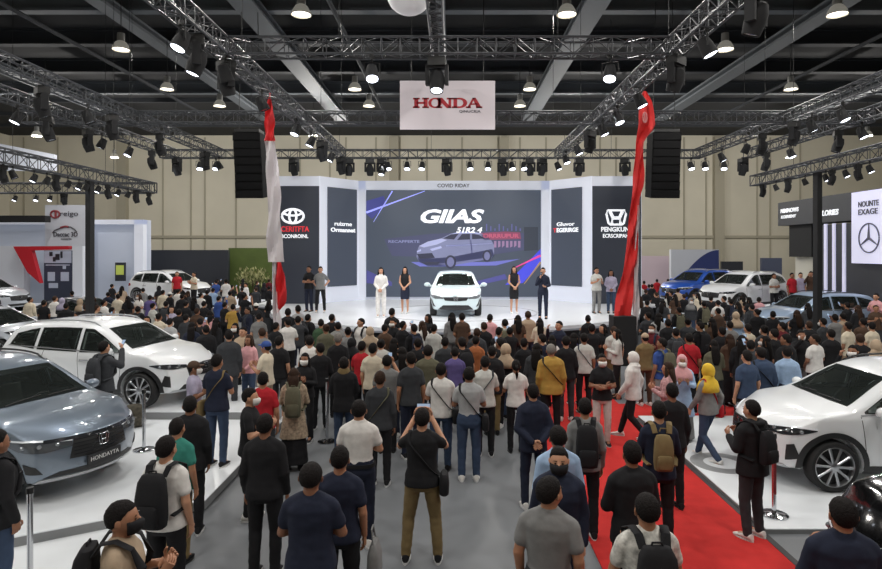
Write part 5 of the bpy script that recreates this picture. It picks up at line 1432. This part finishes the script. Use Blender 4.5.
pp(305, 353, 1.60, 'hold', 175, 'black:l', 'black:p', 'l', 'woman in black and white mask facing the camera beside beige top woman', 'mask:white', things=[('hand', 'small black bag of the masked woman in black', 'black', 1)])
pp(310, 336, 1.70, 'stand', 0, 'white:t', 'grey:p', 's', 'person in white shirt with short hair left of the black tee man')
pp(344, 357, 1.68, 'hold', 5, 'black:j', 'denim:p', 's', 'man in black jacket with a tan scarf over dark jeans', 'scarf:khaki')
pp(362, 341, 1.68, 'hold', -15, 'red:t', 'black:p', 's', 'person in bright red shirt in the middle left of the crowd')
pp(373, 343, 1.66, 'stand', -12, 'cream:t', 'black:p', 's', 'person in cream t-shirt immediately right of the red shirt person')
pp(338, 333, 1.74, 'stand', 0, 'black:t', 'black:p', 's/g', 'grey haired man in black t-shirt with bare arms')
pp(380, 371, 1.68, 'stand', 0, 'charcoal:l', 'black:p', 's/n', 'person in charcoal long-sleeved top with brown hair left of two strap men', things=[('cross', 'olive bag at the hip of the charcoal top person', 'olive', -1)])
pp(359, 400, 1.70, 'fold', 0, 'white:p', 'navy:p', 's', 'man in tucked white shirt with navy trousers seen from behind', 'belt', w=1.1)
pp(340, 446, 1.68, 'stand', 0, 'navy:t', 'black:p', 's', 'man in navy t-shirt holding a grey bag, lower centre left', w=1.05, things=[('hand', 'crumpled grey bag in the hand of the navy t-shirt man', 'grey', 1, .70)])
pp(311, 462, 1.68, 'fold', 0, 'navy:t', 'black:p', 'r', 'broad man in dark navy t-shirt near lower centre left', w=1.12)
pp(422, 408, 1.70, 'film', 0, 'black:t', 'khaki:p', 's', 'man in black t-shirt and khaki trousers raising a phone', w=1.06, shoe='black', things=[('phone', 'phone held up sideways by the man in khaki trousers'), ('cross', 'black shoulder bag of the man in khaki trousers', 'black', 1)])
pp(441, 363, 1.68, 'hold', -5, 'white:t', 'denim:p', 's', 'man in white t-shirt with a black strap and jeans', things=[('cross', 'black strap bag across the white t-shirt man in centre', 'black', 1)], w=1.05)
pp(469, 367, 1.70, 'hold', 0, 'lgrey:p', 'denim:p', 's', 'man in light grey shirt with black bag across his back, in jeans', things=[('cross', 'black shoulder bag across the light grey shirt man', 'black', 1)], w=1.06, shoe='white')
pp(428, 345, 1.74, 'hold', 0, 'olive:l', 'charcoal:p', 's', 'tall man in olive shirt behind the white t-shirt strap man', w=1.08)
pp(485, 356, 1.68, 'hold', 0, 'silver:t', 'black:p', 's', 'person in pale silver shirt behind the light grey shirt man', things=[('cross', 'dark strap bag on the pale silver shirt person', 'charcoal', -1)])
pp(516, 360, 1.62, 'hold', 0, 'white:t', 'black:p', 'y', 'woman with ponytail in plain white t-shirt and black trousers')
pp(533, 384, 1.66, 'back', 8, 'navy:j', 'navy:p', 's', 'man in navy jacket holding his hands behind his back')
pp(551, 344, 1.72, 'stand', 0, 'mustard:j', 'black:p', 's/g', 'grey haired man in mustard jacket with a diagonal dark strap', w=1.08, things=[('cross', 'thin dark strap across the mustard jacket', 'black', 1, 'j', False)])
pp(602, 354, 1.62, 'fold', 178, 'black:t', 'silver:p', 's', 'young person in black t-shirt and white mask facing the camera', 'mask:white')
pp(633, 352, 1.60, 'walk', 60, 'white:h', 'black:p', 'hood:white', 'person in white hooded jacket walking left on the red carpet')
pp(585, 398, 1.68, 'stand', -6, 'grey:l', 'black:p', 's', 'man in grey sleeves with black backpack on red carpet', things=[('pack', 'black backpack on the man with grey sleeves at carpet')])
pp(558, 426, 1.68, 'stand', 4, 'lblue:q', 'navy:p', 's', 'man in pale blue shirt behind the masked man in navy', w=1.08)
pp(559, 447, 1.68, 'stand', 170, 'navy:j', 'navy:p', 's', 'man in navy jacket and black mask facing the camera', 'mask:black', w=1.05)
pp(549, 477, 1.70, 'stand', -20, 'grey:p', 'charcoal:p', 's', 'broad man in grey polo shirt at bottom centre', w=1.14, turn=-25)
pp(632, 441, 1.72, 'fold', 3, 'black:j', 'black:p', 's', 'man in black suit jacket on red carpet behind the patterned shirt man')
pp(659, 401, 1.72, 'hold', -6, 'navy:l', 'black:p', 's', 'man in navy top carrying a tan bag on red carpet', shoe='white', things=[('pack', 'tan backpack hanging behind the navy top man', 'khaki', True)])
pp(647, 493, 1.70, 'hold', 0, 'palefloral:t', 'charcoal:p', 'r', 'man in pale patterned shirt with black backpack straps, bottom right centre', w=1.08, things=[('pack', 'black backpack on pale patterned shirt at bottom')])
pp(672, 383, 1.68, 'stand', 0, 'black:l', 'black:p', 's', 'person in black behind the navy top man with tan bag')
pp(752, 400, 1.66, 'hold', 25, 'black:h', 'charcoal:p', 's', 'man in black hooded jacket photographing the right white car', w=1.03, things=[('pack', 'slim black backpack on the man before right white car', 'black', True)])
pp(843, 498, 1.70, 'hold', -12, 'navy:j', 'black:p', 's', 'man in navy suit at lower right corner before the black car', w=1.08)
pp(682, 355, 1.58, 'hold', 165, 'lblue:d', 'grey:k', 'hijab:pink', 'woman in pale blue coat and pink headscarf with white mask', 'mask:white')
pp(708, 364, 1.54, 'walk', 30, 'grey:l', 'denim:p', 'hijab:yellow', 'woman in yellow headscarf and jeans stepping on the white platform', things=[('cross', 'red bag beside the woman in yellow headscarf', 'red', 1)])
pp(689, 333, 1.70, 'stand', 0, 'red:t', 'black:p', 's', 'man in dark red shirt with dark strap at right of carpet', w=1.06, things=[('cross', 'dark strap on the dark red shirt', 'black', 1, 't', False)])
pp(761, 347, 1.70, 'stand', 0, 'denim:j', 'black:p', 's', 'broad man in slate blue jacket with strap behind right car bonnet', w=1.12, things=[('cross', 'dark strap over the slate blue jacket', 'black', 1, 'j', False)])
pp(747, 350, 1.66, 'stand', 10, 'denim:t', 'black:p', 's', 'person in slate blue shirt left of the broad slate jacket man')
pp(787, 346, 1.70, 'stand', -10, 'lblue:q', 'navy:p', 's', 'man in pale blue shirt behind the bonnet of right white car')
pp(730, 334, 1.60, 'hold', 0, 'brown:l', 'black:k', 'l/n', 'woman with long brown hair in brown top, black skirt')
pp(714, 340, 1.60, 'hold', 0, 'olive:l', 'black:k', 'l', 'woman in olive top with long black hair by carpet crossing')
pp(831, 329, 1.70, 'stand', 0, 'black:t', 'black:p', 's', 'man in black jersey above the right white windscreen')
pp(848, 322, 1.68, 'stand', 20, 'cream:t', 'beige:p', 's', 'person in cream top right of the black jersey man')
pp(645, 333, 1.62, 'hold', 5, 'khaki:l', 'brown:p', 'cap:beige', 'person in khaki top and beige hat by the red banner foot')
pp(617, 329, 1.62, 'hold', 80, 'silver:l', 'black:p', 'l', 'woman in pale grey top turned left near the banner foot')
pp(584, 333, 1.70, 'stand', 0, 'silver:t', 'black:p', 's', 'person in pale shirt with navy strap behind the mustard jacket', things=[('cross', 'navy strap on pale shirt behind mustard jacket', 'navy', 1, 't', False)])
pp(566, 336, 1.72, 'stand', 0, 'black:l', 'charcoal:p', 's', 'tall person in black directly right of mustard jacket man')
pp(668, 362, 1.58, 'hold', 60, 'pinkfloral:l', 'grey:k', 'l/n', 'woman in pink patterned top beside the pale blue coat woman')
pp(540, 318, 1.62, 'hold', 0, 'cream:l', 'beige:p', 'l', 'woman in cream top near the stage edge, right of centre')
pp(455, 347, 1.60, 'hold', 0, 'purple:t', 'black:p', 's', 'person in purple top behind the strap men, centre')
pp(476, 336, 1.60, 'stand', -20, 'orange:t', 'black:p', 's', 'person in orange top near the centre of the crowd')
pp(445, 337, 1.66, 'stand', 0, 'charcoal:l', 'black:p', 's', 'person in charcoal top left of the purple top person')
pp(434, 324, 1.66, 'stand', -10, 'silver:l', 'grey:p', 's', 'person in pale silver top below the stage car')
pp(298, 303, 1.80, 'hip', 30, 'lgrey:t', 'black:p', 's', 'person in light grey shirt right of the red and white flag', Y=18.3)
pp(288, 297, 1.80, 'stand', 5, 'black:j', 'black:p', 's', 'person in black jacket touching the red and white flag', Y=17.3)
pp(259, 313, 1.70, 'stand', 5, 'grey:t', 'charcoal:p', 's', 'man in grey t-shirt left of the red and white flag')
pp(170, 292, 1.66, 'stand', -20, 'black:d', 'black:k', 'cap:white', 'person in white cap and long black dress behind left white car')
pp(256, 303, 1.66, 'stand', 20, 'black:t', 'black:p', 'cap:white', 'person in white cap left of the flag above grey t-shirt man')
pp(724, 296, 1.70, 'hold', 40, 'black:l', 'black:p', 's', 'person in black before the white family car grille')
pp(718, 308, 1.66, 'stand', 20, 'brown:j', 'charcoal:p', 's', 'person in brown coat below the white family car')
pp(226, 274, 1.70, 'hold', 30, 'white:t', 'denim:p', 's', 'person in white shirt before the charcoal partition', z=.4, Y=29)
pp(177, 270, 1.70, 'stand', 200, 'red:t', 'black:p', 's', 'person in red shirt standing by the white hatchback bonnet', z=.75, Y=29.2)
pp(194, 271, 1.68, 'hold', 150, 'cream:t', 'black:p', 's', 'person in cream top right of the red shirt person by hatchback', z=.75, Y=29.0)
pp(792, 276, 1.68, 'stand', 190, 'red:t', 'black:p', 's', 'person in red shirt behind the white family car tail', z=.85, Y=25.35)
pp(800.5, 276, 1.68, 'stand', 170, 'lilac:t', 'navy:p', 's', 'person in lilac shirt right of the red shirt person at booth', z=.85, Y=25.6)
pp(811, 274, 1.74, 'filmone', 150, 'brown:l', 'black:p', 's', 'person in brown top beside the cream booth wall', z=.85, Y=25.5)
pp(774, 281, 1.66, 'fold', 190, 'silver:t', 'black:p', 's', 'person in pale top standing against the white family car door', z=.85, Y=25.3)
pp(876, 288, 1.70, 'hold', 120, 'pink:l', 'black:p', 's', 'person in pink top by the dark right booth wall', z=.30, Y=20.5)
pp(644, 275, 1.66, 'stand', 10, 'red:t', 'black:p', 's', 'person in red top right of the red banner', Y=36)
pp(649, 278, 1.62, 'stand', -20, 'blue:t', 'black:p', 's', 'person in blue top right of the red banner', Y=33)
pp(216, 271, 1.66, 'stand', 40, 'blue:t', 'black:p', 's', 'person in blue shirt before the charcoal partition, left one', z=.3, Y=31)
# on the stage
pp(381, 266.2, 1.73, 'clasp', 178, 'white:q', 'white:w', 'l', 'woman in white trouser suit on the stage', '', SZ, Y=20.9, skin=0, shoe='white')
pp(405, 266.5, 1.72, 'clasp', 172, 'black:v', 'navy:m', 'l', 'woman in black top and navy skirt left of the stage car', '', SZ, .95, Y=22.2, skin=0, shoe='white')
pp(514, 266, 1.74, 'clasp', 186, 'black:v', 'black:m', 'l', 'woman in short dark dress right of the stage car', '', SZ, .95, Y=22.2, skin=0, shoe='white')
mc = pp(543, 267.5, 1.74, 'mic', 170, 'navy:q', 'navy:p', 's', 'host in navy suit holding a microphone on the stage', '', SZ, Y=20.4, skin=0)
e = follow(mc, 'microphone', 'black microphone in the hand of the stage host', 'microphone')
b = MB(); b.tube([(.03, .27, 1.44), (.035, .25, 1.52)], [.013, .016], 8); b.build('grip', BLACK, e); b = MB(); b.ell((.036, .246, 1.545), (.026, .026, .03), 12, 8); b.build('mesh_head', STEEL, e)
pp(309, 267.5, 1.74, 'fold', 160, 'black:t', 'navy:p', 's', 'man in black shirt with folded arms at the left end of stage', '', SZ, Y=22.6)
pp(320.5, 268, 1.72, 'hip', 185, 'grey:t', 'black:p', 's', 'man in grey shirt at the left end of the stage', '', SZ, Y=22.5)
pp(596.5, 271.5, 1.70, 'hold', 190, 'silver:t', 'grey:p', 's', 'man in pale shirt at the right end of the stage', '', SZ, Y=22.0)
pp(611, 276, 1.60, 'clasp', 170, 'lilac:l', 'denim:p', 'l', 'woman in lilac top at the right end of the stage', '', SZ, Y=22.2)

# ------------------------------------------------------------------ rows of people who differ little
CY_ = ['black', 'charcoal', 'navy', 'black', 'brown', 'black', 'grey', 'olive', 'black', 'silver', 'maroon', 'black', 'charcoal', 'white', 'black', 'beige', 'denim', 'black', 'lgrey', 'green']
POS = ['stand', 'hold', 'clasp', 'stand', 'fold', 'filmone', 'clasp', 'stand']
rr = random.Random(11)
def row(where, group, lst, face=0, ymax=None, z=0.0, Y=None):
    ent = []
    for k, s in enumerate(lst):
        px, yt = s[0], s[1]; c = s[2] if len(s) > 2 else None
        ent.append((px, yt, c, s[3] if len(s) > 3 else None))
    ent.sort()
    assert len(ent) <= len(ORD), where
    for i, (px, yt, c, hair) in enumerate(ent):
        c = c or rr.choice(CY_)
        x, y, h = place(px, yt, 1.66, 1.45, 1.86, z, ymax)
        hh = hair or rr.choice(['s', 's', 's', 'l', 'r', 's', 'b', 's', 'l', 'hijab:' + rr.choice(['cream', 'black', 'beige', 'grey', 'lilac'])])
        st = rr.choice(['t', 't', 'l', 'j', 'l']); pose = rr.choice(POS); rot = face + rr.uniform(-28, 28)
        if rr.random() < .12: rot += 150
        bs = 'p' if hh in ('s', 'r') or rr.random() < .7 else 'k'
        lab = 'person in %s top, %s from left in %s' % (WORD.get(c, c), ORD[i], where)
        o = person(x, y, z, h, pose, rot, c, st, rr.choice(['black', 'black', 'charcoal', 'denim', 'navy', 'grey', 'khaki']), bs, hh, 'k' if rr.random() < .85 else 'n', lab, group, ext='mask:white' if rr.random() < .35 else '', wide=rr.uniform(.97, 1.08), turn=rr.choice([0, 0, 28, -28]))
        if yt > 296 and hh in ('s', 'r') and rr.random() < .16: backpack(o, 'backpack on the %s person in %s' % (ORD[i], where), rr.choice(['black', 'charcoal', 'navy', 'olive']))
        if pose == 'filmone' and rr.random() < .6: phone(o, 'phone held up by the %s person in %s' % (ORD[i], where), 'filmone')
row('the front row along the stage edge', 'people along the stage edge', [(308, 314), (321, 319), (332, 314, 'black'), (361, 318, 'white'), (392, 308, 'black', 's'), (403, 321), (414, 324), (422, 321, 'white'), (428, 314, 'black', 'l'), (452, 312.5, 'grey', 'l'), (462, 313, 'brown', 's'), (490, 314, 'pink'), (505, 319, 'silver'), (518, 315, 'brown'), (528, 311, 'beige', 's'), (559, 321), (588, 315, 'black'), (603, 324), (592, 324)], ymax=17.2)
row('the second row before the stage', 'people in the second row', [(309, 335, 'white'), (370, 327, 'cream'), (385, 324, 'brown'), (393, 318.5, 'black'), (484, 322, 'black'), (477, 328, 'charcoal'), (510, 327, 'black'), (348, 327), (326, 324), (338, 322), (574, 333, 'purple'), (542, 334), (552, 335, 'white'), (614, 326, 'silver'), (499, 327, 'black')], ymax=16)
row('the third row of central crowd', 'people in the third row', [(381, 339, 'silver'), (394, 338, 'black', 'l'), (402, 347, 'charcoal'), (411, 352, 'charcoal'), (387, 355, 'grey'), (320, 343, 'black'), (500, 338, 'black'), (506, 344, 'black'), (524, 338, 'black'), (537, 343, 'charcoal'), (492, 346, 'black'), (418, 338, 'black'), (462, 337, 'black'), (352, 338, 'charcoal')])
row('the crowd left of the flag', 'people left of the flag', [(230, 291, 'beige'), (225, 302, 'black'), (233, 304, 'mustard'), (245, 294, 'black'), (248, 307, 'navy'), (242, 287, 'black'), (256, 287, 'charcoal'), (269, 286, 'black'), (269, 299, 'black'), (235, 323, 'black'), (243, 327, 'beige'), (288, 318, 'white'), (210, 311, 'pink', 'l'), (216, 318, 'black', 'l'), (219, 296, 'blue'), (204, 301, 'black'), (276, 322, 'black'), (298, 316, 'charcoal'), (262, 328, 'grey')])
row('the crowd behind left white car', 'people behind the left white car', [(104, 300, 'white'), (108, 292, 'navy'), (118, 294, 'cream'), (128, 296, 'black'), (138, 306, 'black'), (143, 288, 'grey'), (150, 295, 'purple'), (153, 303, 'silver'), (159, 286, 'brown'), (159, 313, 'cream'), (147, 316, 'beige'), (186, 301, 'black'), (194, 297, 'charcoal', 'l'), (184, 284, 'black'), (179, 309, 'black'), (200, 318, 'black'), (192, 322, 'navy'), (97, 305, 'beige'), (170, 318, 'lgrey'), (66, 303, 'black'), (72, 291, 'black')])
row('the crowd by the far left cars', 'people by the far left cars', [(30, 297, 'cream'), (44, 300, 'black'), (55, 296, 'white'), (62, 298, 'charcoal'), (80, 299, 'lgrey'), (86, 304, 'black'), (100, 312, 'black'), (112, 307, 'beige'), (122, 310, 'navy'), (131, 313, 'white'), (78, 312, 'black'), (93, 296, 'black')])
row('the crowd before the white hatchback', 'people before the white hatchback', [(112, 284, 'black'), (122, 286, 'beige'), (133, 285, 'charcoal'), (139, 294, 'white'), (147, 282, 'black'), (154, 284, 'navy'), (163, 290, 'cream'), (166, 301, 'black'), (172, 306, 'lilac'), (178, 289, 'white'), (182, 294, 'black'), (188, 291, 'charcoal'), (201, 293, 'white'), (207, 290, 'black'), (213, 288, 'lblue'), (197, 308, 'brown'), (206, 325, 'black'), (186, 314, 'charcoal')])
row('the crowd by charcoal partition', 'people by the charcoal partition', [(187, 270, 'black'), (205, 273, 'brown'), (235, 271, 'lilac'), (249, 275, 'cream'), (243, 279, 'charcoal'), (262, 277, 'beige'), (257, 281, 'black'), (228, 281, 'black'), (210, 283, 'black'), (200, 285, 'white'), (269, 279, 'maroon'), (222, 286, 'grey'), (232, 285, 'black'), (238, 276, 'black'), (253, 272, 'charcoal'), (246, 283, 'white'), (264, 283, 'black'), (217, 279, 'black'), (195, 280, 'black')])
row('the crowd right of red banner', 'people right of the red banner', [(656, 292, 'black'), (663, 300, 'charcoal', 'l'), (667, 293, 'silver', 'l'), (675, 294, 'brown', 'l'), (684, 294, 'black'), (691, 298, 'charcoal'), (698, 293, 'cream'), (679, 307, 'black'), (704, 301, 'black'), (647, 300, 'black'), (648, 312, 'charcoal'), (659, 313, 'lgrey', 'l'), (668, 319, 'black'), (640, 296, 'lgrey'), (688, 318, 'charcoal'), (700, 322, 'black'), (652, 324, 'maroon'), (676, 328, 'charcoal'), (712, 318, 'brown'), (662, 338, 'blue')])
row('the crowd before pale partition', 'people before the pale partition', [(655, 273, 'green'), (661, 275, 'lgrey'), (667, 271, 'lgrey'), (672, 276, 'yellow'), (678, 270, 'silver'), (652, 284, 'black'), (662, 285, 'charcoal'), (672, 285, 'black'), (684, 281, 'black'), (640, 284, 'silver'), (657, 279, 'red'), (668, 279, 'black'), (690, 287, 'charcoal'), (646, 289, 'black'), (699, 284, 'black'), (678, 288, 'beige'), (671, 291, 'black')])
row('the crowd before white family car', 'people before the right far cars', [(743, 294, 'beige', 'l'), (749, 297, 'black', 'l'), (759, 297, 'pink'), (757, 309, 'black'), (773, 311, 'black'), (748, 324, 'cream'), (736, 312, 'lblue'), (730, 321, 'grey'), (742, 335, 'black'), (764, 325, 'charcoal'), (774, 329, 'black'), (782, 322, 'maroon'), (738, 302, 'charcoal'), (722, 327, 'black'), (751, 340, 'charcoal'), (765, 336, 'black'), (711, 296, 'black'), (718, 300, 'white'), (731, 299, 'black'), (752, 304, 'charcoal')])
row('the crowd along silver blue car', 'people along the silver blue car', [(791, 299, 'black', 'l'), (797, 310, 'black'), (808, 303, 'charcoal', 'l'), (809, 321, 'black'), (822, 297, 'navy'), (847, 302, 'black'), (843, 313, 'beige'), (858, 305, 'black', 'l'), (872, 322, 'cream'), (801, 330, 'black'), (815, 334, 'white'), (863, 318, 'brown'), (860, 334, 'black'), (876, 305, 'brown'), (853, 345, 'black'), (876, 340, 'charcoal'), (786, 334, 'black'), (835, 314, 'grey'), (823, 318, 'charcoal')])

# ------------------------------------------------------------------ light and camera
def spot(name, loc, target, energy, size, blend=.5, col=(1, 1, 1), rad=.12):
    L = bpy.data.lights.new(name, 'SPOT'); L.energy = energy; L.spot_size = R(size); L.spot_blend = blend; L.color = col; L.shadow_soft_size = rad
    o = bpy.data.objects.new(name, L); COL.objects.link(o); o.location = loc
    o.rotation_euler = (Vector(target) - Vector(loc)).to_track_quat('-Z', 'Y').to_euler()
for i, px in enumerate((-4.6, -4.6, -4.6, 4.5, 4.5, 4.5)):
    y = (13.5, 16.5, 20)[i % 3]
    spot('stage_spot', (px, y, ZT - .55), (px * -.25, 23.5, SZ + .4), STAGEW, 62, .6, (.96, .98, 1))
for px in (-3, -1, 1.2, 3.2): spot('stage_spot', (px, 25.9, ZT - .55), (px * 1.1, 21.5, SZ), STAGEW * .5, 75, .7, (.96, .98, 1))
for px in (-3.4, 3.4): spot('stage_spot', (px, 18.9, ZT - .5), (px, 28.2, 3.8), STAGEW * .5, 70, .7, (.92, .95, 1))
for X, Y, tx, ty, pw in ((-10, 12, -7, 12.5, 1), (-10, 16, -8, 14, 1), (-4.75, 9.6, -6.9, 9.2, .8), (10.6, 11, 6.8, 9.4, 1), (4.6, 9.6, 6.4, 9.2, .7), (10.6, 18, 12.5, 21.8, .8), (-10.5, 19, -15, 24, .8), (12.8, 25, 11.2, 29.5, .8), (-12, 25.5, -15, 31, .8)):
    spot('car_spot', (X, Y, ZT - .55), (tx, ty, .5), CARW * pw, 58, .7, (.97, .98, 1))
w = bpy.data.worlds.new('hall'); SC.world = w; w.use_nodes = True
w.node_tree.nodes['Background'].inputs['Color'].default_value = (.78, .84, .92, 1); w.node_tree.nodes['Background'].inputs['Strength'].default_value = WORLD
cam = bpy.data.cameras.new('camera'); co = bpy.data.objects.new('camera', cam); COL.objects.link(co)
cam.sensor_width = 36; cam.lens = F / 882 * 36; cam.clip_start = .05; cam.clip_end = 300
cam.shift_x = (441 - CX) / 882; cam.shift_y = -(284.5 - CY) / 882
co.location = (0, 0, CZ); co.rotation_euler = (PI / 2, 0, 0)
SC.camera = co
v = SC.view_settings; v.view_transform = 'Standard'; v.look = 'None'; v.gamma = 1; v.use_curve_mapping = False; v.exposure = EXPO
SC.display_settings.display_device = 'sRGB'
SC.cycles.use_denoising = True; SC.cycles.max_bounces = 5; SC.cycles.diffuse_bounces = 3; SC.cycles.glossy_bounces = 3
SC.cycles.sample_clamp_indirect = 4.0; SC.cycles.caustics_reflective = False; SC.cycles.caustics_refractive = False
SC.cycles.use_light_tree = True
